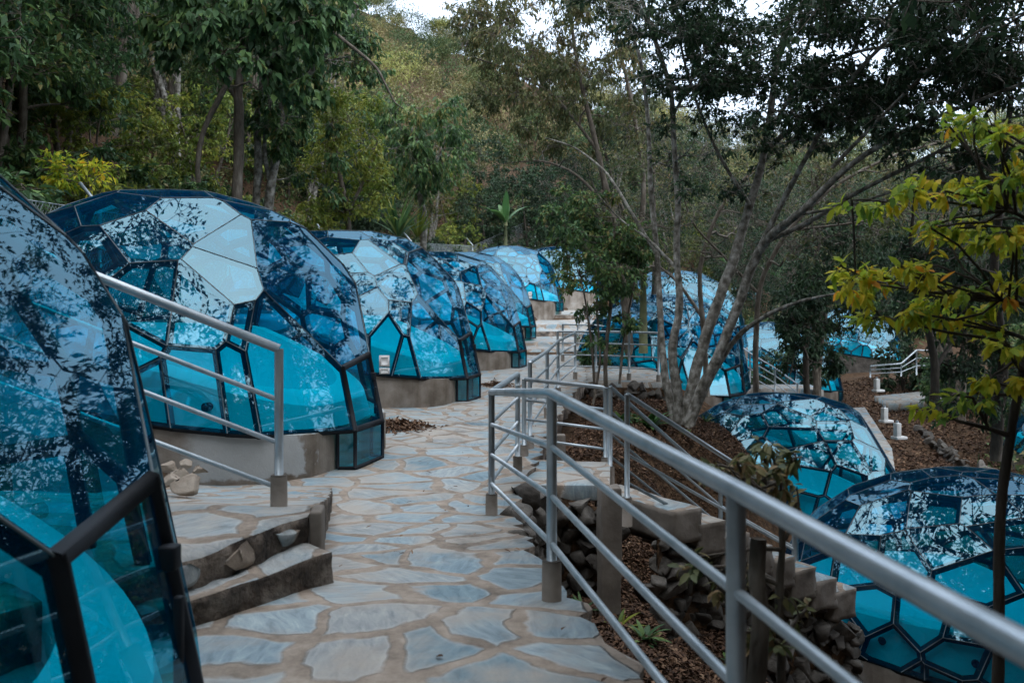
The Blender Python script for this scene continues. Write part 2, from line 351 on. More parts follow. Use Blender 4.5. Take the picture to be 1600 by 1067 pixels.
# ------------------------------------------------------------------ ground level functions
def interp(y, keys):
    ks = np.array(keys, float); return np.interp(y, ks[:, 0], ks[:, 1])
ZP = [(-6, 0), (4.2, 0), (7.6, -.32), (28.9, -.32), (29, -.17), (30.4, -.15), (30.5, 0), (34, .02), (34.1, .2), (36, .25), (36.1, .42), (40.9, .5), (41, .7), (60, 1.0)]
XR = [(-6, 1.0), (1, .85), (3.5, .52), (4.6, .30), (5.6, .16), (7.5, 0.0), (9.0, .12), (10.8, .36), (16, 1.0), (20, 1.65), (25, 2.1), (30, 2.5), (36, 3.4), (42, 4.2), (52, 5.4)]
XL = [(-6, -4.5), (3, -3.6), (10, -3.4), (16, -2.6), (24, -1.4), (32, -.8), (42, 1.0), (52, 3.4)]
CP = np.array([(-.6, -4, 0), (-.5, 0, 0), (-.5, 3, 0), (-.5, 4.6, -.05), (-.6, 7.5, -.32), (-.7, 10, -.36), (-.4, 14, -.36), (.2, 20, -.36), (1, 26, -.3), (1.8, 32, 0), (2.8, 40, .6), (4, 50, 1),
    (-3, 3.7, .05), (-3, 5.5, .1), (-4, 7, .0), (-4, 10, -.2), (-4, 16.6, -.2), (-4, 24, -.1), (-3, 32, .3), (-1, 42, .8), (-6.5, 4, .6), (-7, 12, .7), (-7, 20, .9), (-7, 30, 1.4), (-5, 45, 2.2),
    (1.25, 1, -1.3), (1.1, 3, -1.2), (.85, 5, -1.15), (.75, 7, -1.25), (.9, 8.3, -1.45), (1.6, 9.0, -1.9), (1.6, 3, -1.7), (1.6, 6, -1.9), (1.8, 8, -2.1), (2.5, 10.5, -2.4), (2.0, 12.5, -1.7), (1.2, 13.5, -.8), (1.6, 16, -.85), (3.2, 14.5, -2.6),
    (3.1, 17, -.95), (2.4, 18.6, -.7), (6.3, 12.3, -4.1), (5, 9.5, -4.3), (7.2, 9.3, -4.5), (4.1, 10.6, -3.9), (3.5, 9.2, -3.6), (5, 7.8, -4.2), (4.2, 12.6, -3.8), (5.5, 15.5, -3.8), (6.4, 19.5, -3.65), (3.5, 7, -3.5), (3, 3, -2.9), (9, 9, -4), (9, 17, -3.9), (3.3, 21, -.6), (2.2, 22, -.6), (5, 23, -1.35), (4, 20, -1.3),
    (11, 36, -2.6), (9, 30, -2.7), (8.5, 25, -2.9), (12, 24, -3.0), (16, 45, -2.1), (20, 55, -1.2), (22, 30, -2.5), (13, 18, -3.2), (15, 22, -2.8), (15.5, 60, -.7), (18, 12, -3.8), (30, 20, -2.5), (35, 45, -.8), (3, -3, -2.5), (10, 0, -4), (8, 48, 0), (9, 60, .3), (-12, 10, 2.6), (-14, 30, 4), (-10, -5, 1.5), (-12, 45, 5)])

def terrain(x, y):
    x = np.asarray(x, float); y = np.asarray(y, float)
    sh = x.shape; X = x.ravel()[:, None]; Y = y.ravel()[:, None]
    d2 = (X - CP[None, :, 0]) ** 2 + (Y - CP[None, :, 1]) ** 2 + 0.05
    wt = 1 / d2 ** 2.2
    z = (wt * CP[None, :, 2]).sum(1) / wt.sum(1)
    X = X[:, 0]; Y = Y[:, 0]
    back = np.clip(Y - 50, 0, 110)
    sl = np.interp(X / np.maximum(Y, 1), [-.6, -.25, -.05, .15, .4, .7], [.56, .47, .41, .29, .17, .15])
    hill = back * sl
    left = np.clip(-X - 8, 0, 60) * 0.62 * np.clip((Y + 10) / 20, .3, 1)
    z = z + np.maximum(hill, left) + 0.35 * np.minimum(hill, left)
    right = np.clip(X - 34, 0, 60) * .22; z = z + right
    n = (np.sin(X * 1.7 + .3 * Y) * np.cos(Y * 1.3 - .5 * X) * .05 + np.sin(X * 4.1 + 2) * np.cos(Y * 3.7 + 1) * .025)
    far = np.clip((np.hypot(X, Y) - 40) / 40, 0, 1)
    z = z + n * (1 + 10 * far) + far * 2.0 * np.sin(X * .11 + 1) * np.cos(Y * .09)
    inp = (X < interp(Y, XR) + .02) & (X > interp(Y, XL) + .4) & (Y < 52)
    z = np.where(inp, np.minimum(z, interp(Y, ZP) - .08), z)
    return z.reshape(sh)

def grid(name, xs, ys, zf, m, **kw):
    XX, YY = np.meshgrid(xs, ys); ZZ = zf(XX, YY)
    v = np.stack([XX, YY, ZZ], -1).reshape(-1, 3); nx, ny = len(xs), len(ys)
    i = (np.arange(ny - 1)[:, None] * nx + np.arange(nx - 1)[None]).ravel()
    b = MB(); b.add(v, np.stack([i, i + 1, i + 1 + nx, i + nx], -1))
    return b.build(name, m, smooth=True)
xs = np.concatenate([np.arange(-300, -30, 15.), np.arange(-30, -8, 1.2), np.arange(-8, 16, .2), np.arange(16, 50, 1.0), np.arange(50, 320, 15)])
ys = np.concatenate([np.arange(-60, -6, 6.), np.arange(-6, 28, .2), np.arange(28, 70, 1.0), np.arange(70, 170, 5), np.arange(170, 420, 25)])
tag(grid('ground', xs, ys, terrain, M['soil']), kind='structure')

# ------------------------------------------------------------------ path
M['riser'] = mat_simple('rough_cement_riser', [(0.34, (0.03, 0.024, 0.02)), (0.48, (0.10, 0.078, 0.062)), (0.6, (0.20, 0.165, 0.135)), (0.75, (0.30, 0.27, 0.235))], scale=5, bump=1.0, bscale=26, bdist=.03, detail=9)
rng = np.random.default_rng(11)
def pathmesh():
    b = MB()
    Y = np.unique(np.concatenate([np.arange(-4, 14, .12), np.arange(14, 52, .35), [28.9, 29, 30.4, 30.5, 34, 34.1, 36, 36.1, 40.9, 41]]))
    cols = 9
    jag = .035 * np.sin(Y * 7.3) + .03 * np.sin(Y * 17 + 1) + .02 * rng.standard_normal(len(Y))
    xr = interp(Y, XR) + jag; xl = interp(Y, XL); z = interp(Y, ZP)
    t = np.linspace(0, 1, cols)
    X = xl[:, None] + (xr - xl)[:, None] * t[None]
    Z = z[:, None] + .012 * np.sin(X * 3.1 + Y[:, None] * 2.3) + 0 * X
    v = np.stack([X, Y[:, None] + 0 * X, Z], -1)
    edge = np.stack([xr - .03, Y, z - .30], -1)[:, None]
    v = np.concatenate([v, edge], 1); c = cols + 1
    i = (np.arange(len(Y) - 1)[:, None] * c + np.arange(c - 1)[None]).ravel()
    b.add(v, np.stack([i, i + 1, i + 1 + c, i + c], -1))
    return b.build('path', M['path'])
tag(risers(pathmesh(), M['riser'], .5), kind='structure')

def slab(name, pts, thick, m, parent=None, ztop=None, nsub=1):
    """polygon prism; pts are (x,y,z) top corners"""
    b = MB(); p = np.array(pts, float); n = len(p)
    if ztop is not None: p = np.column_stack([p[:, :2], np.full(n, ztop)])
    q = p.copy(); q[:, 2] -= thick
    f = [tuple(range(n)), tuple(range(2 * n - 1, n - 1, -1))] + [(i, i + n, (i + 1) % n + n, (i + 1) % n) for i in range(n)]
    # orient
    area = sum(p[i, 0] * p[(i + 1) % n, 1] - p[(i + 1) % n, 0] * p[i, 1] for i in range(n))
    if area < 0: f = [x[::-1] for x in f]
    b.addmix(np.concatenate([p, q]), f)
    o = b.build(name, m, parent)
    return o
def bevel(o, wd=0.012, seg=2):
    md = o.modifiers.new('bevel', 'BEVEL'); md.width = wd; md.segments = seg; md.limit_method = 'ANGLE'; md.angle_limit = R(35)
    return o
def roughen(o, cut=6, amp=.02, scale=3.0, seed=0):
    """subdivide a mesh and push vertices by noise so that masonry is uneven"""
    from mathutils import noise
    bm = bmesh.new(); bm.from_mesh(o.data)
    bmesh.ops.triangulate(bm, faces=[f for f in bm.faces if len(f.verts) > 4])
    bmesh.ops.subdivide_edges(bm, edges=bm.edges[:], cuts=cut, use_grid_fill=True)
    bm.normal_update()
    for v in bm.verts:
        v.co += v.normal * amp * noise.noise(v.co * scale + Vector((seed, seed, 0))) + Vector((noise.noise(v.co * scale * 2.3), noise.noise(v.co * scale * 2.1 + Vector((9, 3, 1))), 0)) * amp * .6
    bm.to_mesh(o.data); bm.free()
    return o

# steps on the left between the two nearest domes
st = empty('stone_steps', (-1.3, 4.6, 0), 0, 'two low stone steps edged in rough cement between the two nearest domes', 'steps')
def local(o, parent):
    o.parent = parent; o.matrix_parent_inverse = parent.matrix_world.inverted() if False else Matrix.Translation(-Vector(parent.location)); return o
s1 = slab('step', [(-1.62, 3.9, .115), (-1.36, 4.24, .115), (-.98, 4.90, .115), (-1.18, 5.06, .115), (-1.35, 5.15, .1), (-1.9, 4.4, .115)], .22, M['landing']); roughen(s1, 7, .02, 7, 2); risers(s1, M['riser'])
local(s1, st)
lv = [(-4.2, 3.4, .26), (-1.78, 3.9, .26), (-1.46, 4.36, .26), (-1.17, 5.12, .26), (-1.22, 5.75, .2), (-1.36, 6.6, .02), (-1.5, 7.7, -.26), (-1.65, 8.9, -.34), (-4.3, 8.9, -.2), (-4.4, 6, .2)]
def landing():
    b = MB(); P = np.array(lv)
    # grid over the polygon bounding rows
    Y = np.linspace(3.4, 8.9, 56)
    zr = np.interp(Y, [3.4, 5.3, 7.9, 8.9], [.26, .26, -.2, -.36])
    xr = np.interp(Y, [3.4, 3.9, 4.36, 5.12, 5.75, 6.6, 7.7, 8.9], [-2.1, -1.78, -1.46, -1.17, -1.22, -1.36, -1.55, -1.8]) + .012 * np.sin(Y * 15)
    t = np.linspace(0, 1, 12); X = -4.6 + (xr[:, None] + 4.6) * t
    Z = zr[:, None] + 0.04 * (1 - t) + .008 * np.sin(X * 7 + Y[:, None] * 5)
    v = np.stack([X, Y[:, None] + 0 * X, Z], -1)
    e = np.stack([xr + .012 * np.sin(Y * 31), Y, zr - .06], -1)[:, None]; e2 = np.stack([xr - .02, Y, zr - .4], -1)[:, None]
    v = np.concatenate([v, e, e2], 1); c = v.shape[1]
    i = (np.arange(len(Y) - 1)[:, None] * c + np.arange(c - 1)[None]).ravel()
    b.add(v, np.stack([i, i + 1, i + 1 + c, i + c], -1)); return b.build('landing', M['landing'])
local(risers(landing(), M['riser']), st)
kb = MB(); kb.box((-1.13, 5.2, .1), (.07, .2, .36), .1); o = kb.build('edge_block', M['cement']); bevel(o, .015); local(o, st)
# rocks clad in the riser
def rock(c, r, seed, flat=.7):
    rg = np.random.default_rng(seed)
    bm = bmesh.new(); bmesh.ops.create_icosphere(bm, subdivisions=3, radius=1)
    P = np.array([v.co[:] for v in bm.verts]); Fc = np.array([[v.index for v in f.verts] for f in bm.faces]); bm.free()
    for k in range(10):
        n = rg.standard_normal(3); n /= np.linalg.norm(n); d = P @ n; lim = rg.uniform(.30, .58)
        P = P - np.outer(np.clip(d - lim, 0, None), n)
    P *= 1.25
    P *= np.array(r) * np.array((1, 1, flat)); a = rg.uniform(0, 6.3); ca, sa = math.cos(a), math.sin(a)
    P = P @ np.array([[ca, sa, 0], [-sa, ca, 0], [0, 0, 1]])
    return P + np.array(c), Fc
for k, (px, py, D, w_, h_) in enumerate([(372, 868, 4.55, .16, .055), (424, 840, 4.93, .13, .05), (336, 893, 4.25, .06, .05)]):
    b = MB(); c = at(px, py, D); v, f = rock((0, 0, 0), (w_, .03, h_ * 1.3), 40 + k, 1.0)
    ang = math.atan2(.76, .31)
    v0, _ = rock((0, 0, 0), (1, 1, 1), 40 + k, 1.0)
    a = math.atan2(5.12 - 4.36, -1.17 + 1.46); ca, sa = math.cos(a), math.sin(a)
    v = np.array(v0) * np.array((w_, .035, h_ * 1.2)); v = v @ np.array([[ca, sa, 0], [-sa, ca, 0], [0, 0, 1]])
    xr_ = np.interp(c[1], [3.9, 4.36, 5.12], [-1.78, -1.46, -1.17])
    b.add(v + np.array((xr_, c[1], c[2])), f); o = b.build('riser_stone', M['path']); local(o, st)

# heap of broken stones by the plinth
for k, (px, py, D, r) in enumerate([(300, 752, 6.3, .14), (283, 738, 6.6, .10), (268, 748, 6.4, .10), (310, 735, 6.75, .08), (262, 730, 6.9, .09), (292, 722, 7.0, .07)]):
    b = MB(); v, f = rock((0, 0, 0), (r, r * .8, r * .8), 70 + k); b.add(v, f)
    o = b.build('rubble_stone', M['palerock'], loc=tuple(at(px, py, D)))
    tag(o, 'broken tan stone in the small heap at the foot of the plinth by the handrail', 'stone', 'broken stones heaped beside the plinth')

# ------------------------------------------------------------------ domes
AX, BY, CZD, PW = 2.66, 2.0, 2.58, 2.2
CX, CZ0 = -2.6, .5
def sell_point(d):
    """point and normal of superellipsoid in direction d"""
    q = np.abs(d / np.array([AX, BY, CZD]))
    s = (q ** PW).sum() ** (-1 / PW)
    p = d * s
    n = np.sign(p) * (np.abs(p) / np.array([AX, BY, CZD])) ** (PW - 1) / np.array([AX, BY, CZD])
    return p, n / np.linalg.norm(n)
BASE_S = 0.14
def base_z(x): return .44 - BASE_S * x         # x <= 0 local
def rim_z(x): return np.minimum(.64 - .34 * x, 1.42 - .02 * x)

def dome_poly(seed, dens=1.0, door_h=1.16):
    rg = np.random.default_rng(seed)
    pl = []
    nb_ = 28 if dens < 1.2 else 34
    angs = [(.58 + k * (2 * np.pi - 1.16) / (nb_ - 1) + rg.uniform(-.07, .07), rg.uniform(6, 14)) for k in range(nb_)]
    for a, e0 in angs:
        el = R(e0 if dens < 1.2 else 2 + e0 * .3)
        d = np.array([AX * math.cos(a) * math.cos(el), BY * math.sin(a) * math.cos(el), CZD * math.sin(el)])
        pl.append(sell_point(d))
    rows = [(22, 21), (33, 18), (45, 15), (57, 11), (69, 7), (82, 4)]
    if dens > 1.2: rows = [(15, 27), (26, 22), (37, 19), (49, 16), (60, 12), (71, 8), (82, 4)]
    for ri, (e0, cnt) in enumerate(rows):
        ph = rg.uniform(0, 6.3)
        for k in range(cnt):
            a = (k + rg.uniform(-.3, .3)) / cnt * 2 * np.pi + ph
            el = R(e0 + rg.uniform(-5.5, 5.5) * (1 if dens < 1.2 else .7))
            if ri == 0 and abs(math.remainder(a, 2 * np.pi)) < .25: continue
            d = np.array([AX * math.cos(a) * math.cos(el), BY * math.sin(a) * math.cos(el), CZD * math.sin(el)])
            pl.append(sell_point(d))
    C0 = np.array([CX, 0, CZ0])
    planes = [(n, float(n @ (p + C0))) for p, n in pl]
    for sg in (-1, 1):
        nd = np.array((.906, sg * .423, .20)); nd /= np.linalg.norm(nd); planes.append((nd, float(nd @ np.array((0, sg * (.37 if sg > 0 or door_h < 1.3 else .27), .4)))))
    nd = np.array((.86, -.045, .50)); nd /= np.linalg.norm(nd); planes.append((nd, float(nd @ np.array((-.165 - .22 * (door_h - 1.16), 0, door_h)))))
    planes.append((np.array([1., 0, .22]) / math.hypot(1, .22), .097 / math.hypot(1, .22)))           # flat door face
    nb = np.array([-BASE_S, 0, -1.]); nb /= np.linalg.norm(nb)
    planes.append((nb, float(nb @ np.array([0, 0, base_z(0)]))))
    O = np.array([CX, 0, 1.3])
    dual = [n / (dd - n @ O) for n, dd in planes]
    bm = bmesh.new(); vs = [bm.verts.new(p) for p in dual]
    for i, v in enumerate(vs): v.index = i
    bmesh.ops.convex_hull(bm, input=bm.verts[:])
    bmesh.ops.triangulate(bm, faces=bm.faces[:])
    tri = []
    for f in bm.faces: tri.append([v.index for v in f.verts])
    bm.free()
    pts = []
    for t in tri:
        A = np.array([planes[i][0] for i in t]); bb = np.array([planes[i][1] - planes[i][0] @ O for i in t])
        try: x = np.linalg.solve(A, bb) + O
        except Exception: x = O
        pts.append(x)
    pts = np.array(pts)
    faces = {}
    for i in range(len(planes)):
        ti = [k for k, t in enumerate(tri) if i in t]
        if len(ti) < 3: continue
        P = pts[ti]; c = P.mean(0); n = planes[i][0]
        u = np.cross(n, [0, 0, 1.]); u = u / np.linalg.norm(u) if np.linalg.norm(u) > .1 else np.array([1., 0, 0]); v = np.cross(n, u)
        an = np.arctan2((P - c) @ v, (P - c) @ u); P = P[np.argsort(an)]
        keep = [P[0]]
        for q in P[1:]:
            if np.linalg.norm(q - keep[-1]) > .012: keep.append(q)
        if np.linalg.norm(keep[0] - keep[-1]) < .012: keep.pop()
        if len(keep) < 3: continue
        if np.cross(keep[1] - keep[0], keep[2] - keep[1]) @ n < 0: keep = keep[::-1]
        faces[i] = (n, np.array(keep))
    return faces, len(planes)

def oval(scale, n=56, xmax=-.2, grow=0.0):
    th = np.linspace(0, 2 * np.pi, n, endpoint=False)
    c, s_ = np.cos(th), np.sin(th); e = 2 / PW
    x = CX + (AX * scale + grow) * np.sign(c) * np.abs(c) ** e; y = (BY * scale + grow) * np.sign(s_) * np.abs(s_) ** e
    return np.minimum(x, xmax), y

def prism_ring(b, x0, y0, z0, x1, y1, z1, closed=True):
    n = len(x0); v = np.concatenate([np.stack([x0, y0, z0 + 0 * x0], -1), np.stack([x1, y1, z1 + 0 * x1], -1)])
    i = np.arange(n); j = (i + 1) % n
    b.add(v, np.stack([i, j, j + n, i + n], -1))

def dome(loc, deg, sc, seed, label, dens=1.0, door_h=1.16, notice=False, white=False, detail=True, wall='plinth', sgn=1):
    t = empty('glass_dome', loc, R(deg), label, 'glass dome')
    t['group'] = 'blue glass domes over tubs'
    t.scale = (sc, sc * sgn, sc)
    # concrete plinth
    b = MB(); x, y = oval(.985); top = base_z(x) - .012; D = 2.6
    prism_ring(b, x, y, 0 * x - D, x, y, top)
    xi, yi = oval(.90); prism_ring(b, x, y, top, xi, yi, base_z(xi) - .012)
    b.build('plinth', M[wall], t, smooth=False)
    for hx, sy in ((-1.7, -1), (-3.4, -1)):
        th = math.acos(max(-1, min(1, (hx - CX) / (AX * .985)))); yy = -(BY * .985) * (1 - abs((hx - CX) / (AX * .985)) ** PW) ** (1 / PW)
        if hx == -1.7: continue
        hb = MB(); hb.tube([(hx, yy - .012, base_z(hx) - .34), (hx, yy + .05, base_z(hx) - .34)], .055, 16); hb.build('drain_pipe', M['jet'], t)
    # turquoise tub
    b = MB(); xo, yo = oval(.925, 72, -.24); xm, ym = oval(.76, 72, -.5); zo, zm = rim_z(xo), rim_z(xm)
    zo2 = zo - .02; xw, yw = oval(.885, 72, -.29); xo2, yo2 = oval(.868, 72, -.32)
    prism_ring(b, xo, yo, base_z(xo) - .12, xw, yw, zo2); prism_ring(b, xw, yw, zo2, xo2, yo2, zo)
    prism_ring(b, xo2, yo2, zo, xm, ym, zm); prism_ring(b, xm, ym, zm, xm, ym, 0 * xm + .45)
    n = len(xm); b.addmix(np.stack([xm, ym, 0 * xm + .45], -1), [tuple(range(n))])
    tub = b.build('tub', M['tub'], t)
    for hx in (-1.05, -1.75, -2.9, -3.9):
        for sg in (-1, 1):
            yy = sg * (BY * .905) * (1 - abs((hx - CX) / (AX * .905)) ** PW) ** (1 / PW)
            hb = MB(); zc = (rim_z(hx) + base_z(hx)) / 2 - .02
            hb.tube([(hx, yy + sg * .03, zc), (hx, yy - sg * .05, zc)], .045, 14); hb.build('jet_hole', M['jet'], tub)
    # glass shell
    faces, npl = dome_poly(seed, dens, door_h)
    fr = MB(); sm = MB(); edges = {}
    for i, (n, P) in faces.items():
        for k in range(len(P)):
            a, c = P[k], P[(k + 1) % len(P)]
            key = tuple(sorted([tuple(np.round(a, 2)), tuple(np.round(c, 2))]))
            edges.setdefault(key, [a, c, []])[2].append((i, n))
    Oc = np.array([CX, 0, 1.2])
    for key, (a, c, ns) in edges.items():
        if np.linalg.norm(a - c) < .03: continue
        nn = sum(x[1] for x in ns if x[0] != npl - 1)
        if isinstance(nn, int): continue
        nn = nn / np.linalg.norm(nn)
        door = any(x[0] == npl - 2 for x in ns); base = any(x[0] == npl - 1 for x in ns)
        r_ = .038 if door else (.038 if base else .037)
        if dens > 1.2: r_ *= 1.3
        off = nn * (-.014 if door else -(r_ + .003))
        dv = (c - a) / np.linalg.norm(c - a) * .012
        fr.tube([a + off - dv, c + off + dv], r_, 6)
        if not base: sm.tube([a + nn * .0015, c + nn * .0015], .0055, 5)
    for i, (n, P) in faces.items():
        if i >= npl - 1: continue
        c = P.mean(0); rgp = np.random.default_rng(seed * 100 + i)
        # a pane sits very slightly proud or tilted in its frame
        tl = rgp.uniform(-.006, .006, 2); u = np.cross(n, [0.1, 0, 1.]); u /= np.linalg.norm(u); v_ = np.cross(n, u)
        Q = P + np.outer(((P - c) @ u) * tl[0] + ((P - c) @ v_) * tl[1], n)
        b = MB(); b.addmix(Q, [tuple(range(len(Q)))])
        b.build('door_pane' if i == npl - 2 else 'glass_panel', M['glass'], t)
        if i == npl - 2:
            yl, yh = P[:, 1].min() * .92, P[:, 1].max() * .92
            lo = P[P[:, 2] < P[:, 2].min() + .25]
            yl, yh = lo[:, 1].min(), lo[:, 1].max()
    # glazed skirt below the door, down to the paving
    zt = base_z(0); xb = -.17
    sk = MB(); sk.addmix([(0, yl, .03), (0, yh, .03), (0, yh, zt), (0, yl, zt)], [(0, 1, 2, 3)]); sk.build('skirt_pane', M['glass'], t)
    for yy in (yl, yh):
        y2 = yy + (-.07 if yy < 0 else .07)
        sk = MB(); sk.addmix([(0, yy, .03), (xb, y2, .03), (xb, y2, base_z(xb)), (0, yy, zt)], [(0, 1, 2, 3)]); sk.build('skirt_pane', M['glass'], t)
        for p, q in (((0, yy, .03), (xb, y2, .03)), ((0, yy, .03), (0, yy, zt)), ((xb, y2, .03), (xb, y2, base_z(xb))), ((0, yy, zt), (xb, y2, base_z(xb)))):
            fr.tube([p, q], .022, 6)
    fr.tube([(0, yl, .03), (0, yh, .03)], .022, 6)
    fr.build('frame', M['black'], t); sm.build('seam', M['seam'], t)
    if detail:
        hb = MB(); hb.box((-.06 - .2 * (door_h - 1.16), yh - .06, door_h - .48), (.03, .03, .3)); o = hb.build('handle', M['black'], t); bevel(o, .006)
        hb = MB(); hb.box((-.10 - .2 * (door_h - 1.16), yh - .04, door_h - .21), (.06, .06, .08)); o = hb.build('lock', M['black'], t); bevel(o, .008)
    if notice:
        th = R(-66)
        fx = [f for i, f in faces.items() if i < npl - 2 and f[1][:, 2].min() < base_z(f[1].mean(0)[0]) + .12 and f[0][1] < -.25]
        n, P = max(fx, key=lambda f: (f[1].mean(0)[0]) if f[1].mean(0)[0] < -.9 else -9)
        c = P.mean(0); zb = base_z(c[0]) + .09
        u = np.cross([0, 0, 1.], n); u /= np.linalg.norm(u); v_ = np.cross(n, u)
        for k, (w2, h2, dz) in enumerate(((.085, .095, .13), (.085, .05, -.03))):
            cc = c - v_ * ((c[2] + 0 - zb - dz) / v_[2]) + n * (.006 + .002 * k)
            pb = MB(); q = [cc - u * w2 - v_ * h2, cc + u * w2 - v_ * h2 + n * .012, cc + u * w2 + v_ * h2, cc - u * w2 + v_ * h2 + n * .006]
            q2 = [p - n * .003 for p in q]
            pb.addmix(q + q2, [(0, 1, 2, 3), (7, 6, 5, 4), (0, 4, 5, 1), (1, 5, 6, 2), (2, 6, 7, 3), (3, 7, 4, 0)]); pb.build('paper_notice', M['white'], t)
    return t

DR = -16
dome((-.98, 2.62, -.60), -3, 1.0, 3, 'nearest blue glass dome, cropped by the left edge, its black framed door by the steps', door_h=1.46)
dome((-1.57, 9.86, -.34), DR, 1.0, 8, 'large blue glass dome with grey whitewash on its cement plinth, behind the left handrail', wall='plinth_washed')
dome((-.68, 16.0, -.34), DR, 1.0, 15, 'blue glass dome with a white paper low on its side, next beyond the whitewashed plinth', notice=True)
dome((.28, 23.5, -.34), DR, 1.0, 21, 'blue glass dome with a paper notice, fourth along the left of the path', notice=True)
dome((.75, 31.5, .05), DR, 1.0, 28, 'blue glass dome mostly hidden between the fourth dome and the one above the steps')
dome((2.3, 41.5, .85), DR, 1.0, 33, 'small looking blue glass dome above the far steps at the end of the path', notice=True)
dome((5.0, 50, 1.3), DR, 1.0, 37, 'farthest blue glass dome, a sliver showing between leafy stems past the far steps')
dome((8.35, 18.6, -3.65), DR, 1.0, 41, 'blue glass dome on the lower terrace, whole rounded top showing beyond the handrail')
dome((8.75, 11.5, -3.95), DR, 1.0, 52, 'big blue glass dome at the lower right with black honeycomb bars, just below the handrail', dens=1.3)
dome((5.95, 23.6, -1.5), -48, 1.0, 57, 'blue glass dome behind the pale forked tree, paper notice near its corner', notice=True)
dome((7.7, 30.6, -.75), -48, 1.05, 58, 'taller standing blue glass dome rising just behind the dome at the forked tree')
dome((12.9, 35, -2.55), DR, 1.0, 63, 'blue glass dome behind the short stair railing and hanging dark leaves on the right')
dome((17.2, 59, -.75), DR, 1.0, 68, 'tiny distant blue glass dome seen between the forked trunks and the railing')
dome((19.6, 44.5, -2.1), DR, 1.0, 74, 'distant blue glass dome on a rough stone base, under the yellow leaves', wall='rock')
dome((18.2, 22.5, -3.7), DR, 1.0, 79, 'blue glass dome at the far right edge, glimpsed through dark twigs')

# ------------------------------------------------------------------ handrails
def smooth_poly(pts, r=.06, seg=4):
    pts = [np.array(p, float) for p in pts]; o = [pts[0]]
    for i in range(1, len(pts) - 1):
        a, b, c = pts[i - 1], pts[i], pts[i + 1]
        da, dc = np.linalg.norm(a - b), np.linalg.norm(c - b); rr = min(r, da * .45, dc * .45)
        p, q = b + (a - b) / da * rr, b + (c - b) / dc * rr
        for k in range(seg + 1):
            t = k / seg; o.append((1 - t) ** 2 * p + 2 * t * (1 - t) * b + t * t * q)
    o.append(pts[-1]); return np.array(o)

def railing(label, posts, drops=(.27, .52, .76), extra_start=None, extra_end=None, rt=.028, rr=.016, rp=.0265, name='handrail', blocks=True, bend_end=False, bend_start=False, group=None, blockh=.16):
    """posts: (x, y, zground, ztop)"""
    o0 = posts[0]; t = empty(name, (o0[0], o0[1], o0[2]), 0, label, 'railing', group)
    base = np.array((o0[0], o0[1], o0[2])); P = [np.array(p, float) for p in posts]
    for p in P:
        b = MB(); b.tube([p[[0, 1, 2]] - base + (0, 0, .05), p[[0, 1, 3]] - base - (0, 0, .0)], rp, 16); b.build('post', M['metal'], t, smooth=True)
        if blocks:
            b = MB(); b.tube([p[[0, 1, 2]] - base - (0, 0, .12), p[[0, 1, 2]] - base + (0, 0, blockh - .01), p[[0, 1, 2]] - base + (0, 0, blockh)], [.052, .05, .046], 18); b.build('base_block', M['cement'], t, smooth=False)
    line = [p[[0, 1, 3]] for p in P]
    if extra_start is not None: line = [np.array(extra_start)] + line
    if extra_end is not None: line = line + [np.array(extra_end)]
    top = [q - base for q in line]
    tp = list(top)
    if bend_end: tp.append(tp[-1] + np.array((0, 0, -.12)))
    if bend_start: tp.insert(0, tp[0] + np.array((0, 0, -.12)))
    b = MB(); b.tube(smooth_poly(tp, .07), rt, 18); b.build('top_rail', M['metal'], t, smooth=True)
    hs = [p[3] - p[2] for p in P]; hs = ([hs[0]] if extra_start is not None else []) + hs + ([hs[-1]] if extra_end is not None else [])
    for d in drops:
        q = [x - np.array((0, 0, d * h / 1.0)) for x, h in zip(top, hs)]
        b = MB(); b.tube(smooth_poly(q, .03, 3), rr, 12); b.build('rail', M['metal'], t, smooth=True)
    return t
railing('thick silver handrail sweeping from the lower right corner along the path edge',
        [(-.171, 7.5, -.30, .71), (.203, 4.58, 0, 1.01), (.60, 2.40, -.02, .985), (.86, .9, -.02, .96)], extra_end=(1.0, 0.0, .96), drops=(.27, .52, .76))
railing('short silver return railing from the bend of the main handrail back along the path edge',
        [(-.171, 7.5, -.30, .71), (.06, 9.4, -.31, .70)], blocks=False, bend_end=True, drops=(.25, .5, .74))
b = MB(); b.tube([(.06, 9.4, -.42), (.06, 9.4, -.16)], [.052, .048], 18)
blk = b.build('post_footing', M['cement']); tag(blk, 'round cement footing under the end post of the short return railing', 'footing')
tops = [at(828, 563, 10.8)[2], at(855, 545, 13.5)[2], at(872, 532, 16.5)[2], at(899, 515, 20)[2]]
railing('silver railing running up the right edge of the path toward the far steps',
        [(.216, 10.8, -.32, .72), (.53, 13.5, -.32, .69), (.85, 16.5, -.32, .70), (1.41, 20.0, -.32, .72)], bend_start=True, bend_end=True, drops=(.25, .5, .74), rt=.026)
# far steps rail
railing('far silver railing stepping up beside the top steps',
        [(2.2, 30, -.0, .98), (2.9, 33.5, .1, 1.1), (3.5, 37, .4, 1.4), (4.4, 43, .75, 1.75)], bend_start=True, drops=(.25, .5, .74))
railing('silver railing along the platform above the rubble retaining wall',
        [(1.05, 20.6, -.34, .72), (1.9, 20.3, -.34, .73), (2.6, 19.9, -.34, .735), (3.19, 19.5, -.34, .73)], bend_end=True, drops=(.25, .5, .74), rt=.024)
railing('silver railing at the far side of the platform behind the leafy stems',
        [(1.45, 25.6, -.3, .74), (2.4, 25.2, -.32, .72), (3.6, 24.4, -.5, .55)], drops=(.25, .5, .74), rt=.024)
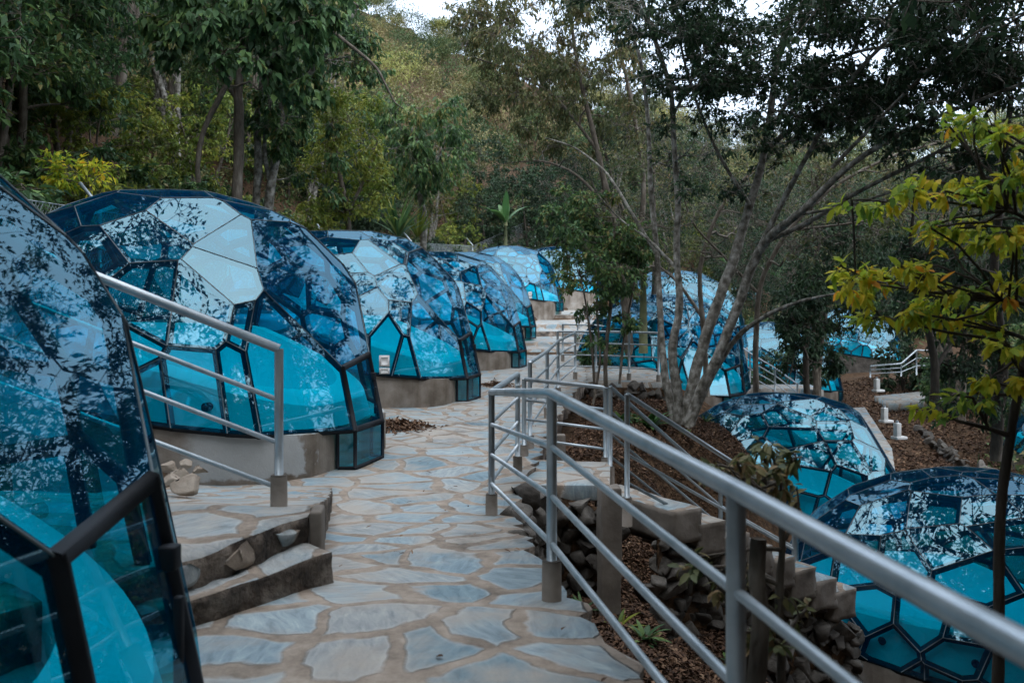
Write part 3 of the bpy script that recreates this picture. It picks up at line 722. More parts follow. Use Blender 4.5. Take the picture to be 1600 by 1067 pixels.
# landing of the side stair
railing('level silver railing on the far side of the small landing where the side stair begins',
        [(.14, 10.35, -.36, .56), (1.08, 10.35, -.5, .46)], bend_end=True, drops=(.26, .5, .74), rt=.024, blocks=True)
railing('silver railing going down the far side of the side stair toward the lower terrace',
        [(1.10, 10.05, -.55, .50), (2.5, 10.75, -1.72, -.74), (3.6, 11.35, -2.4, -1.42)], drops=(.26, .5, .74), rt=.024, bend_end=True)
railing('silver railing going down the near side of the side stair, in front of its steps',
        [(1.13, 8.80, -.62, .55), (3.15, 10.0, -1.85, -.78)], drops=(.26, .5, .74), rt=.024)
# left handrail
railing('silver handrail with one post sloping up to the left behind the nearest dome',
        [(-1.41, 5.42, .27, 1.19)], extra_start=(-3.6, 5.05, 2.12), drops=(), bend_end=False)
lh = [o for o in bpy.data.objects if o.get('label', '').startswith('silver handrail with one post')][0]
for dz, x0 in ((.31, .42), (.57, .64), (.84, .88)):
    b = MB(); sl_ = (2.12 - 1.19) / (3.6 - 1.41)
    b.tube([(-2.19, -.37, .92 - dz * 1.0 + .93), (0, 0, .92 - dz)], .015, 12); b.build('rail', M['metal'], lh, smooth=True)
# right distant rails
railing('short silver railing going down beside the steps in front of the right hand dome',
        [at(1157, 590, 29).tolist() + [at(1157, 541, 29)[2]], at(1172, 600, 28)[:3].tolist() + [at(1172, 552, 28)[2]], at(1211, 622, 27).tolist() + [at(1211, 575, 27)[2]], at(1246, 652, 26).tolist() + [at(1246, 600, 26)[2]]], blocks=False, drops=(.25, .5, .74), rt=.024)
railing('small distant silver railing between the forked tree and the tiny far dome',
        [at(1128, 524, 38).tolist() + [at(1128, 497, 38)[2]], at(1162, 528, 38).tolist() + [at(1162, 499, 38)[2]]], blocks=False, drops=(.3, .6))
railing('long low silver railing on the far terrace under the yellow leaves',
        [at(1360, 592, 33).tolist() + [at(1360, 572, 33)[2]], at(1408, 590, 33.5).tolist() + [at(1408, 568, 33.5)[2]], at(1432, 588, 34).tolist() + [at(1432, 547, 34)[2]], at(1458, 586, 34.5).tolist() + [at(1458, 548, 34.5)[2]]], blocks=False, drops=(.3, .6))

# ------------------------------------------------------------------ platform, retaining walls, side stair
pf = slab('stone_platform', [(1.3, 19.6, -.33), (3.35, 19.2, -.33), (3.7, 21.2, -.33), (3.2, 26, -.34), (1.5, 26, -.34)], .35, M['path'])
tag(pf, kind='structure')
def rubble_wall(name, label, pts, z0f, z1f, seed, size=.13, thick=.16, m='rock'):
    rg = np.random.default_rng(seed); b = MB()
    P = np.array(pts, float); seg = np.linalg.norm(np.diff(P, axis=0), axis=1); cum = np.concatenate([[0], np.cumsum(seg)])
    s_ = 0
    k = 0
    for row in range(40):
        any_ = False
        s_ = rg.uniform(0, size)
        while s_ < cum[-1]:
            x = np.interp(s_, cum, P[:, 0]); y = np.interp(s_, cum, P[:, 1]); z0, z1 = z0f(s_ / cum[-1]), z1f(s_ / cum[-1])
            r = size * rg.uniform(.75, 1.5); z = z0 + row * size * 1.05 + rg.uniform(-.03, .03)
            if z < z1 - size * .3:
                any_ = True
                v, f = rock((x + rg.uniform(-.04, .04), y + rg.uniform(-.05, .05), z), (r, r * .9, r), seed * 1000 + k, .8); b.add(v, f); k += 1
            s_ += r * 1.35
        if not any_: break
    w = MB()
    for i in range(len(P) - 1):
        a, c = P[i], P[i + 1]; u = (c - a) / np.linalg.norm(c - a); n = np.array((-u[1], u[0]))
        for sgn in (1,):
            za0, zc0, za1, zc1 = z0f(cum[i] / cum[-1]) - .5, z0f(cum[i + 1] / cum[-1]) - .5, z1f(cum[i] / cum[-1]), z1f(cum[i + 1] / cum[-1])
            e_ = .008; q = [(*(a - n * e_), za0), (*(c - n * e_), zc0), (*(c - n * e_), zc1 - .06), (*(a - n * e_), za1 - .06), (*(a + n * e_), za0), (*(c + n * e_), zc0), (*(c + n * e_), zc1 - .06), (*(a + n * e_), za1 - .06)]
            w.addmix(q, [(0, 1, 2, 3), (7, 6, 5, 4), (3, 2, 6, 7), (0, 4, 5, 1)])
    t = empty(name, (0, 0, 0), 0, label, 'wall')
    b.build('stones', M[m], t); w.build('earth_core', M['soil'], t)
    return t
rubble_wall('retaining_wall', 'dark rubble retaining wall under the railed platform, behind the forked tree', [(1.25, 19.35), (2.2, 19.15), (3.4, 19.05), (3.75, 20.6)], lambda s: -1.35, lambda s: -.36, 5)
rubble_wall('rubble_bank', 'rubble bank holding up the path edge beside the concrete pillar', [(.12, 5.6), (.02, 7.0), (.05, 8.2), (.35, 8.95), (1.0, 8.95)], lambda s: -1.5, lambda s: -.30 + (-.36) * max(0, (s - .75)) * 3, 9, size=.125)
rubble_wall('stair_side_wall', 'rough rubble packed under the open side of the side stair', [(1.42, 8.78), (1.42 + .85 * 3.0, 8.78 + .53 * 3.0)], lambda s: -2.3 - 1.2 * s, lambda s: -.80 - 1.45 * s, 17, size=.12)
rubble_wall('rubble_edging', 'low line of grey rubble edging the leaf covered bank on the right', [(13.1, 29), (11.9, 24), (11.6, 20), (13.5, 17)], lambda s: -3.0 - .2 * s, lambda s: -2.6 - .2 * s, 13, size=.17)

stair = empty('side_stair', (.3, 9.3, -.36), 0, 'stone stair leaving the path to the right and dropping to the lower terrace', 'stairs')
ax = np.array((.85, .53)); ax /= np.linalg.norm(ax); pn = np.array((ax[1], -ax[0]))
o = slab('landing_slab', [(.0, 8.95, -.37), (.98, 8.95, -.37), (1.12, 10.2, -.37), (.1, 10.4, -.37)], .16, M['landing']); bevel(o); local(o, stair)
for k in range(8):
    c = np.array((1.10, 9.25)) + ax * (.34 * k + .1); zt = -.58 - .172 * (k + 0)
    a_, b_ = c - pn * .55, c + pn * .72; dv = ax * .37
    q = [(*a_, zt), (*b_, zt), (*(b_ + dv), zt), (*(a_ + dv), zt)]
    o = slab('step', q, .32, M['landing']); roughen(o, 6, .018, 9, k); risers(o, M['cement']); local(o, stair)
pil = MB()
pil.box((.90, 8.3, -.95), (.19, .19, 1.40), .15)
po = pil.build('concrete_pillar', M['cement']); roughen(po, 5, .018, 9, 3); bevel(po, .012)
tag(po, 'square rough concrete pillar standing at the corner of the side stair', 'pillar')
p2 = MB(); p2.box((0, 0, 0), (.20, .20, 1.0)); o = p2.build('concrete_pillar', M['cement'], loc=(1.36, 19.2, -.86)); bevel(o); tag(o, 'small concrete pillar at the left end of the rubble retaining wall', 'pillar')
p3 = MB(); p3.box((0, 0, 0), (.16, .16, .5)); o = p3.build('concrete_pillar', M['cement'], loc=(.62, 11.8, -.55)); bevel(o); tag(o, 'short concrete pillar under the railing beyond the side stair landing', 'pillar')
# old timber stumps near the rail
def stump(px, py0, py1, D, r, label):
    b = MB(); a, c = at(px, py1, D), at(px + 4, py0, D); n = 7
    pts = [a + (c - a) * k / (n - 1) + np.array((.01 * math.sin(k * 2.1), .01 * math.cos(k), 0)) for k in range(n)]
    b.tube(np.array(pts) - a, [r * (1.1 - .04 * k) for k in range(n)], 9); o = b.build('wooden_stake', M['bark_brown'], loc=tuple(a)); tag(o, label, 'stake')
stump(1182, 842, 1200, 3.6, .038, 'broken weathered wooden stake below the thick handrail')
stump(1163, 1000, 1230, 3.9, .05, 'lower broken wooden stake close behind the handrail post')

# lower terrace path and steps on the right
tp = slab('terrace_path', [(5.3, 21.2, -1.55), (8.5, 24.6, -2.45), (9.6, 30.5, -2.35), (12.4, 31.5, -2.35), (10.6, 25.0, -2.7), (9.1, 21.2, -2.85), (8.4, 21.4, -2.7)], .3, M['path']); tag(tp, kind='structure')
fs = empty('terrace_steps', (6.2, 24.6, -1.9), 0, 'worn stone steps going up between the blue domes on the right', 'steps')
for k in range(6):
    o = slab('step', [(6.0 + k * .25, 24.0 + k * .8, 0), (8.6 + k * .2, 23.6 + k * .8, 0), (8.8 + k * .2, 25.4 + k * .8, 0), (6.2 + k * .25, 25.6 + k * .8, 0)], .3, M['path'], ztop=-2.15 + k * .16); local(o, fs)
tp2 = slab('terrace_path', [(13.5, 32, -2.3), (21, 34.2, -2.2), (29, 38.5, -1.9), (21, 37.6, -2.05), (14, 34.6, -2.3)], .3, M['path']); tag(tp2, kind='structure')

# white painted posts by the terrace path
for k, (px, py, D, lab) in enumerate([(1370, 612, 26, 'small white painted footing farthest up beside the terrace path'), (1382, 660, 22.5, 'middle small white painted footing beside the terrace path'),
                                      (1402, 686, 20.5, 'nearest small white painted footing beside the terrace path')]):
    c = at(px, py, D); t = empty('white_footing', tuple(c), .3, lab, 'footing', 'white footings along the terrace path'); t.scale = (.85, .85, .9)
    b = MB(); b.box((0, 0, .24), (.15, .15, .34)); o = b.build('post', M['white'], t); bevel(o)
    b = MB(); b.box((.06, 0, .035), (.34, .26, .07)); o = b.build('base', M['white'], t); bevel(o)
    b = MB(); b.tube([(0, 0, .41), (0, 0, .47)], .04, 12); b.build('pipe_stub', M['metal'], t)

# ------------------------------------------------------------------ chain link fence behind the left domes
FP = [(-6.3, 7.5), (-6.9, 15), (-7.3, 23), (-6.9, 32), (-4.6, 41), (-2.2, 50), (1.5, 58)]
fe = empty('chain_link_fence', (0, 0, 0), 0, 'grey chain link fence with angled post tops behind the left row of domes', 'fence')
for i, (x, y) in enumerate(FP):
    z = float(terrain(x, y)); b = MB(); h = 2.75
    b.tube(smooth_poly([(x, y, z - .2), (x, y, z + h), (x - .36, y + .05, z + h + .42)], .03), .032, 10); b.build('post', M['metal'], fe, smooth=True)
wire = MB(); rail_ = MB()
for (x0, y0), (x1, y1) in zip(FP[:-1], FP[1:]):
    z0, z1 = float(terrain(x0, y0)), float(terrain(x1, y1)); Ln = math.hypot(x1 - x0, y1 - y0); h = 2.7
    A = np.array((x0, y0, z0)); U = np.array((x1 - x0, y1 - y0, z1 - z0)) / Ln
    rail_.tube([A + (0, 0, h), A + U * Ln + (0, 0, h)], .008, 5)
    s_ = -h
    while s_ < Ln:
        for sg in (1, -1):
            a0 = s_ if sg == 1 else s_ + h; a1 = s_ + h if sg == 1 else s_
            p, q = A + U * a0, A + U * a1 + (0, 0, h)
            lo, hi = 0.0, 1.0
            d = a1 - a0
            ts = sorted([(0 - a0) / d, (Ln - a0) / d]); lo, hi = max(0, ts[0]), min(1, ts[1])
            if hi > lo: wire.tube([p + (q - p) * lo, p + (q - p) * hi], .0035, 3, cap=False)
        s_ += .11
wire.build('wire_mesh', M['metal'], fe); rail_.build('top_wire', M['metal'], fe)

# ------------------------------------------------------------------ vegetation
def leaves(b, c, d, up, Ln, Wd, val, fold=.18):
    """vectorised kite leaves. c base points, d direction, up normal hint"""
    d = d / (np.linalg.norm(d, axis=1, keepdims=True) + 1e-9)
    s = np.cross(d, up); s /= (np.linalg.norm(s, axis=1, keepdims=True) + 1e-9); n = np.cross(s, d)
    Ln = Ln[:, None]; Wd = Wd[:, None]
    v = np.stack([c, c + d * Ln * .42 + s * Wd * .5 + n * Wd * fold, c + d * Ln - n * Ln * .12, c + d * Ln * .42 - s * Wd * .5 + n * Wd * fold], 1)
    k = len(c); i = np.arange(k)[:, None] * 4 + np.arange(4)[None]
    b.add(v.reshape(-1, 3), i, val)
def leaves6(b, c, d, up, Ln, Wd, val):
    """finer leaf for near foliage: two halves folded on the midrib, pointed tip"""
    d = d / (np.linalg.norm(d, axis=1, keepdims=True) + 1e-9)
    s = np.cross(d, up); s /= (np.linalg.norm(s, axis=1, keepdims=True) + 1e-9); n = np.cross(s, d)
    Ln = Ln[:, None]; Wd = Wd[:, None]
    P = [c, c + d * Ln * .25 + s * Wd * .38 + n * Wd * .10, c + d * Ln * .62 + s * Wd * .42 + n * Wd * .08 - n * Ln * .05, c + d * Ln - n * Ln * .2,
         c + d * Ln * .62 - s * Wd * .42 + n * Wd * .08 - n * Ln * .05, c + d * Ln * .25 - s * Wd * .38 + n * Wd * .10, c + d * Ln * .3 - n * Ln * .0, c + d * Ln * .65 - n * Ln * .06]
    v = np.stack(P, 1); k = len(c); o = np.arange(k)[:, None] * 8
    q = np.concatenate([o + np.array([[0, 6, 1, 1]])[:, :3].repeat(1, 0)], 0)
    tris = [(0, 1, 6), (0, 6, 5)]; quads = [(6, 1, 2, 7), (5, 6, 7, 4)]; tr2 = [(7, 2, 3), (4, 7, 3)]
    T = np.concatenate([o + np.array([t]) for t in tris + tr2]); Q = np.concatenate([o + np.array([t]) for t in quads])
    b.add(v.reshape(-1, 3), T, np.tile(val, 4))
    b.f.setdefault(4, []).append(Q + b.n - len(v) * 8); b.attr.setdefault(4, []).append(np.tile(val, 2))

def sph(rg, n):
    u = rg.standard_normal((n, 3)); u /= np.linalg.norm(u, axis=1, keepdims=True); return u

def grow(seed, stems, clumps, leafL=.1, leafW=.045, twigs=10, per=12, droop=.3, twig_r=.006, fine=False, twig_mesh=True, spread=1.0, bias=0.0, sides=8, bare=0, minr=.012, vshift=0.0):
    """stems: list of (points, radii). clumps: list of (centre, radius). returns wood MB, leaf MB"""
    rg = np.random.default_rng(seed); wood, lf = MB(), MB()
    SP, SR = [], []
    for pts, rad in stems:
        P = np.array(pts, float); n = len(P); tt = np.linspace(0, n - 1, (n - 1) * 5 + 1)
        # catmull-like smoothing
        Q = np.stack([np.interp(tt, np.arange(n), P[:, k]) for k in range(3)], -1)
        for _ in range(3): Q[1:-1] = (Q[:-2] + 2 * Q[1:-1] + Q[2:]) / 4
        rr = np.interp(tt, np.linspace(0, n - 1, len(rad)), rad)
        Q[1:-1] += rg.standard_normal((len(Q) - 2, 3)) * rr[1:-1, None] * .06
        wood.tube(Q, rr * (1 + .035 * rg.standard_normal(len(rr))), sides); SP.append(Q); SR.append(rr)
    for c, r in clumps:
        c = np.array(c, float); P = np.concatenate(SP); Rr = np.concatenate(SR)
        dv = c - P; dist = np.linalg.norm(dv, axis=1); cost = dist + np.clip(-dv[:, 2], 0, None) * 1.2 + (Rr < .01) * .5 + rg.uniform(0, .25, len(P)) * dist
        k = int(np.argmin(cost)); p0 = P[k]; d0 = dist[k]
        r0 = min(Rr[k] * .7, max(minr, .012 + .013 * d0)); n = max(4, int(d0 / .35) + 3)
        side = rg.standard_normal(3) * d0 * .12; mid = (p0 + c) / 2 + side + np.array((0, 0, -.08 * d0 if rg.random() < .5 else .1 * d0))
        t = np.linspace(0, 1, n)[:, None]
        Q = (1 - t) ** 2 * p0 + 2 * t * (1 - t) * mid + t * t * c
        Q[1:-1] += rg.standard_normal((n - 2, 3)) * .035 * min(d0, 1.5)
        rad = np.linspace(r0, .006, n); wood.tube(Q, rad, 5, cap=False); SP.append(Q[1:]); SR.append(rad[1:])
        nt_ = max(1, int(twigs * rg.uniform(.6, 1.4))); br = rg.uniform(-.25, .25)
        st_i = rg.integers(max(0, n // 2), n, nt_); A = Q[st_i]
        E = c + sph(rg, nt_) * (rg.uniform(.35, 1, nt_) ** .6)[:, None] * r * np.array((spread, spread, .75)); E[:, 2] -= droop * r * rg.uniform(0, .8, nt_)
        M_ = (A + E) / 2 + rg.standard_normal((nt_, 3)) * r * .12
        if twig_mesh:
            for a_, m_, e_ in zip(A, M_, E):
                wood.tube([a_, m_, e_], [twig_r, twig_r * .7, twig_r * .35], 3, cap=False)
        if bare and rg.random() < bare: continue
        npp = nt_ * per; ti = np.repeat(np.arange(nt_), per); s = rg.uniform(.35, 1.05, npp)[:, None]
        a_, m_, e_ = A[ti], M_[ti], E[ti]
        pos = (1 - s) ** 2 * a_ + 2 * s * (1 - s) * m_ + s * s * e_ + rg.standard_normal((npp, 3)) * r * .05
        td = (e_ - m_); td /= np.linalg.norm(td, axis=1, keepdims=True) + 1e-9
        d = td * .6 + sph(rg, npp) * .75; d[:, 2] -= droop * 1.1
        up = sph(rg, npp) * .55 + np.array((0, 0, 1.)); ln = leafL * rg.uniform(.6, 1.25, npp)
        val = np.clip(.45 + br + vshift + rg.normal(0, .2, npp) + bias * (rg.random(npp) < .08), 0, 1)
        (leaves6 if fine else leaves)(lf, pos, d, up, ln, leafW * rg.uniform(.7, 1.2, npp), val)
    return wood, lf

def tree(name, label, cat, seed, stems, clumps, bark, leafm, group=None, base=None, **kw):
    base = np.array(base if base is not None else stems[0][0][0], float)
    stems = [([np.array(p) - base for p in pts], rad) for pts, rad in stems]; clumps = [(np.array(c) - base, r) for c, r in clumps]
    t = empty(name, tuple(base), 0, label, cat, group); wood, lf = grow(seed, stems, clumps, **kw)
    wood.build('trunk', M[bark], t, smooth=True); lf.build('crown', M[leafm], t, attr='v'); return t

def cl_px(rg, boxes):
    """boxes: (px0, py0, px1, py1, Y0, Y1, n, r)"""
    out = []
    for x0, y0, x1, y1, Y0, Y1, n, r in boxes:
        for _ in range(n):
            Y = rg.uniform(Y0, Y1); out.append((at(rg.uniform(x0, x1), rg.uniform(y0, y1), Y), r * rg.uniform(.7, 1.3)))
    rg.shuffle(out) if False else None
    return out
def PT(D, *pp): return [at(p[0], p[1], D if len(p) < 3 else p[2]) for p in pp]

rg = np.random.default_rng(5)
# --- big pale forked tree in the middle right
stems = [
    (PT(16.6, (1196, 235), (1250, 190, 16), (1330, 150, 15), (1430, 120, 14), (1540, 60, 13), (1620, 10, 12)), [.05, .045, .035, .025, .015]),
    (PT(16.4, (1190, 380), (1260, 350, 15.5), (1340, 300, 15), (1440, 250, 14), (1560, 190, 13), (1640, 170, 12)), [.05, .042, .032, .022, .015]),
    (PT(16.4, (1250, 335, 15.4), (1330, 322, 15), (1420, 290, 14.5), (1500, 285, 14)), [.03, .025, .018, .01]),
    (PT(17, (1050, 140), (1120, 130), (1180, 90), (1260, 60)), [.04, .03, .02, .012]),
    (PT(17.4, (1028, 400, 18), (985, 330, 18), (950, 270, 18.5), (900, 230, 19), (850, 215, 19)), [.04, .035, .025, .018, .01]),
    (PT(17.2, (1058, 420), (1010, 370, 17.5), (970, 345, 18), (930, 300, 18)), [.035, .028, .018, .01]),
    (PT(17, (1062, 680), (1058, 610), (1048, 545), (1064, 478), (1056, 400), (1060, 320), (1052, 210), (1050, 140), (1022, 60), (1000, -10, 16.5), (985, -90, 16)), [0.106, 0.081, 0.062, 0.050, 0.043, 0.031]),
    (PT(17, (1066, 680), (1082, 600), (1108, 510), (1148, 400), (1172, 320), (1196, 235), (1206, 160), (1216, 80), (1244, 0, 16), (1262, -80, 15)), [0.124, 0.106, 0.093, 0.074, 0.062, 0.043, 0.031]),
    (PT(17, (1070, 682), (1090, 620, 16.8), (1128, 545, 16.6), (1176, 410, 16.4), (1200, 370, 16), (1255, 330, 15), (1320, 262, 14.5), (1400, 212, 14), (1470, 180, 13), (1600, 130, 12)), [0.118, 0.099, 0.087, 0.068, 0.050, 0.034, 0.019]),
    (PT(17.2, (1060, 680), (1040, 600, 17.4), (1032, 520, 17.6), (1028, 400, 18), (1016, 300, 18), (1014, 200, 18), (1002, 90, 18), (960, -20, 18)), [0.093, 0.068, 0.056, 0.050, 0.037, 0.025]),
    (PT(16.8, (1075, 670), (1110, 590), (1150, 525), (1200, 490, 16), (1250, 470, 15.5), (1310, 458, 15)), [0.074, 0.056, 0.043, 0.031, 0.016]),
    (PT(16.5, (1176, 410), (1230, 300, 16), (1290, 190, 15), (1330, 120, 14), (1400, 50, 13), (1480, -30, 12)), [0.062, 0.043, 0.037, 0.028, 0.019]),
    (PT(16.5, (1206, 200), (1262, 110, 15.5), (1340, 80, 14.5), (1420, 66, 14), (1470, 56, 13.5)), [0.037, 0.031, 0.022, 0.012]),
    (PT(16.5, (1300, 262, 14.8), (1380, 180, 14), (1500, 60, 12.5), (1600, 20, 11.5)), [0.034, 0.028, 0.022, 0.012]),
    (PT(16.8, (1172, 320), (1120, 240), (1080, 140, 16), (1060, 60, 15.5), (1070, -20, 15)), [0.037, 0.028, 0.022, 0.012]),
    (PT(17, (1052, 180), (1085, 120), (1110, 60), (1120, -20)), [0.031, 0.025, 0.019, 0.012]),
]
cl = cl_px(rg, [(930, -480, 1560, -60, 13, 19, 90, .55), (1350, 150, 1600, 260, 13, 16, 16, .3), (1030, 180, 1240, 300, 16, 19, 14, .32), (980, -60, 1600, 60, 13, 18, 44, .42), (1440, 60, 1620, 160, 12, 15, 24, .35), (1340, 70, 1480, 150, 13, 16, 14, .35), (1200, 150, 1420, 230, 15, 19, 26, .35), (900, -60, 1040, 40, 16, 18, 16, .4), (1080, 40, 1200, 140, 15, 18, 20, .4), (1020, 20, 1100, 150, 16, 18, 22, .42), (1030, -60, 1200, 60, 15, 18, 26, .5), (1180, 30, 1330, 190, 14, 17, 34, .42), (1260, -60, 1440, 60, 13, 16, 22, .45),
                (1280, 90, 1420, 175, 14, 17, 26, .42), (1420, -40, 1600, 110, 12, 15, 36, .38), (1500, 90, 1620, 175, 12, 14, 9, .3), (1100, 60, 1180, 240, 15, 17, 8, .35), (1100, 120, 1350, 190, 16, 19, 16, .4)])
tree('forked_tree', 'tall pale barked tree forking low into several stems, right of the platform', 'tree', 1, stems, cl, 'bark_pale', 'leaf_dark', leafL=.115, leafW=.052, twigs=12, per=11, droop=.35, twig_r=.007, spread=1.35, bare=.1, sides=12)

# --- tree with fine olive leaves, top centre
stems = [(PT(24, (985, 560), (978, 480), (966, 400), (955, 330), (930, 220), (905, 120), (890, 20), (880, -60)), [.14, .12, .1, .07, .05, .03]),
         (PT(24, (980, 480), (1000, 380), (1008, 280), (985, 150), (960, 40), (940, -60)), [.10, .08, .06, .04, .02]),
         (PT(24, (930, 230), (870, 150), (800, 110), (740, 90)), [.05, .04, .03, .015]),
         (PT(24, (955, 330), (900, 270), (850, 250), (790, 255)), [.05, .04, .03, .012])]
cl = cl_px(rg, [(760, -480, 1080, -40, 20, 27, 80, .65), (705, 0, 800, 70, 21, 26, 24, .55), (780, -40, 1000, 110, 21, 26, 62, .6), (740, 60, 900, 160, 22, 27, 34, .55), (860, 90, 1020, 230, 22, 27, 38, .55), (800, 130, 900, 250, 22, 27, 20, .5)])
tree('fine_leaved_tree', 'tree with sparse fine brownish olive leaves hanging over the top centre', 'tree', 2, stems, cl, 'bark_brown', 'leaf_olive', leafL=.15, leafW=.05, twigs=11, per=13, droop=.7, twig_r=.008, bare=.06)

# --- bare dark branches criss-crossing the middle distance
stems = [(PT(21, (1105, 620), (1100, 520), (1090, 420), (1120, 330), (1180, 260), (1260, 200)), [.07, .06, .05, .035, .02]), (PT(20, (1182, 640), (1180, 540), (1186, 440), (1230, 360), (1300, 290), (1400, 240), (1500, 215)), [.07, .06, .05, .035, .02]),
         (PT(22, (1100, 500), (1060, 440), (1010, 400), (960, 390)), [.05, .035, .02, .01]), (PT(20, (1186, 460), (1130, 400), (1080, 350), (1060, 280)), [.04, .03, .02, .01]), (PT(20, (1230, 360), (1330, 350), (1430, 330), (1500, 340)), [.03, .025, .018, .01])]
cl = cl_px(rg, [(960, 230, 1180, 430, 19, 24, 60, .6), (1180, 200, 1420, 400, 18, 23, 70, .6), (1380, 200, 1560, 330, 18, 22, 30, .5)])
tree('bare_branched_tree', 'dark mostly bare tree whose crooked branches criss cross behind the pale forked tree', 'tree', 16, stems, cl, 'bark_brown', 'leaf_olive', leafL=.12, leafW=.05, twigs=9, per=9, droop=.3, bare=.5, twig_r=.007, vshift=-.1)

# --- left trees behind the second dome
stems = [(PT(19, (371, 420), (370, 310), (374, 200), (372, 120), (392, 40), (405, -50)), [.13, .11, .10, .08, .06]),
         (PT(19, (310, 285, 18.6), (308, 255, 18.5), (318, 200, 18.4), (350, 140, 18.5), (368, 110, 18.8), (340, 70), (300, 60)), [.05, .05, .055, .06, .05, .03, .015]),
         (PT(19, (374, 160), (340, 110), (310, 60), (300, 0)), [.06, .05, .04, .02]),
         (PT(19, (392, 40), (450, 45), (500, 32), (545, 70), (590, 105), (615, 160), (630, 170)), [.05, .045, .04, .035, .02, .01])]
cl = cl_px(rg, [(230, -380, 560, -20, 16.5, 20, 50, .5), (255, -20, 400, 90, 17, 20, 36, .42), (380, -20, 520, 80, 17, 20, 28, .42), (400, 60, 500, 160, 17.5, 20, 16, .36), (225, 20, 280, 70, 18, 20, 8, .3)])
tree('broad_leaved_tree', 'tree with large drooping dark green leaves rising behind the whitewashed dome', 'tree', 3, stems, cl, 'bark_brown', 'leaf_green', leafL=.24, leafW=.13, twigs=9, per=8, droop=.8, twig_r=.008)
stems = [(PT(20.5, (404, 430), (398, 330), (405, 260), (400, 190), (412, 120), (405, 40)), [.10, .09, .08, .06]),
         (PT(20.5, (425, 430), (417, 330), (432, 240), (440, 180), (455, 100), (470, 0)), [.12, .10, .09, .07]),
         (PT(20.5, (440, 180), (480, 120), (530, 60), (560, 10)), [.06, .05, .03]),
         (PT(20.5, (425, 300), (410, 230), (425, 160), (400, 90)), [.06, .05, .04, .03])]
cl = cl_px(rg, [(400, -40, 560, 60, 19, 23, 34, .5), (470, 40, 600, 120, 19, 23, 18, .42), (380, 120, 480, 230, 19.5, 22, 18, .36), (430, 180, 530, 300, 20, 22, 10, .3)])
tree('twin_stem_tree', 'pair of leaning pale stems with rusty hanging leaves, behind the whitewashed dome', 'tree', 4, stems, cl, 'bark_pale', 'leaf_green', leafL=.17, leafW=.08, twigs=10, per=10, droop=.8, bias=.6)
# slim tree with drooping leaves, centre left
stems = [(PT(30, (660, 400), (664, 340), (652, 290), (655, 240), (640, 190)), [.12, .10, .08, .05]), (PT(30, (652, 290), (690, 240), (700, 200)), [.05, .04, .02]), (PT(30, (655, 240), (620, 210), (600, 190)), [.04, .03, .015])]
cl = cl_px(rg, [(585, 150, 720, 260, 28, 32, 46, .6), (600, 240, 700, 300, 28, 32, 14, .45)])
tree('drooping_leaf_tree', 'slim pale trunked tree with grey green drooping leaves behind the third dome', 'tree', 6, stems, cl, 'bark_pale', 'leaf_green', leafL=.22, leafW=.085, twigs=11, per=10, droop=1.0, vshift=.15)

stems = [(PT(24, (548, 420), (545, 340), (530, 270), (520, 200), (500, 150)), [.08, .07, .05, .03]), (PT(24, (545, 330), (575, 270), (590, 220)), [.05, .035, .015])]
cl = cl_px(rg, [(470, 150, 600, 330, 22.5, 26, 60, .5), (430, 330, 560, 400, 22, 26, 26, .45)])
tree('yellow_green_tree', 'yellow green small leaved tree between the twin pale stems and the drooping slim tree', 'tree', 17, stems, cl, 'bark_brown', 'leaf_lime', leafL=.15, leafW=.065, twigs=10, per=11, droop=.4, vshift=.15)

# --- leafy shrub tree in front of the platform dome
stems = [(PT(18.4, (948, 640), (945, 560), (955, 470), (962, 400), (958, 340)), [.05, .045, .035, .02]), (PT(18.4, (930, 620), (925, 540), (915, 470), (905, 420)), [.03, .03, .02, .012]),
         (PT(18.4, (968, 600), (975, 520), (990, 450), (1000, 400)), [.03, .025, .02, .01]), (PT(18.4, (925, 640), (940, 560), (930, 470), (940, 380)), [.03, .025, .02, .01])]
cl = cl_px(rg, [(870, 330, 1000, 450, 17.5, 19.5, 54, .34), (850, 290, 960, 350, 17.5, 19.5, 12, .3), (910, 440, 1000, 540, 17.8, 19, 13, .25), (960, 360, 1020, 430, 18, 19, 10, .3)])
tree('bushy_young_tree', 'many stemmed young tree with small pale green leaves in front of the platform railing', 'tree', 7, stems, cl, 'bark_brown', 'leaf_green', leafL=.12, leafW=.055, twigs=10, per=10, droop=.5, vshift=.22, twig_r=.005)

# --- dark evergreen hanging over the right domes
stems = [(PT(24, (1262, 640), (1258, 560), (1265, 480), (1275, 400), (1290, 330)), [.09, .08, .06, .04]), (PT(23, (1262, 560), (1240, 500), (1235, 460)), [.04, .03, .015])]
cl = cl_px(rg, [(1225, 430, 1310, 570, 21, 25, 46, .38), (1250, 330, 1400, 450, 22, 27, 44, .55), (1300, 440, 1400, 500, 22, 26, 16, .4)])
tree('dark_evergreen', 'dark evergreen with leaves hanging in front of the right hand dome', 'tree', 8, stems, cl, 'bark_dark', 'leaf_dark', leafL=.14, leafW=.065, twigs=10, per=14, droop=.6)
# right side dark trunks
stems = [(PT(14, (1556, 720), (1560, 640), (1570, 560), (1550, 430), (1565, 300), (1580, 150)), [.09, .08, .06, .04]), (PT(15, (1460, 640), (1462, 560), (1440, 480), (1420, 400), (1430, 300)), [.08, .06, .04, .02])]
cl = cl_px(rg, [(1450, 400, 1620, 640, 13, 17, 60, .4), (1400, 380, 1500, 520, 14, 18, 34, .4), (1440, 250, 1620, 420, 14, 19, 50, .5)])
tree('shaded_tree', 'dark twiggy tree filling the right edge behind the yellow leaved branches', 'tree', 9, stems, cl, 'bark_dark', 'leaf_dark', leafL=.12, leafW=.05, twigs=12, per=10, droop=.4, bare=.25)

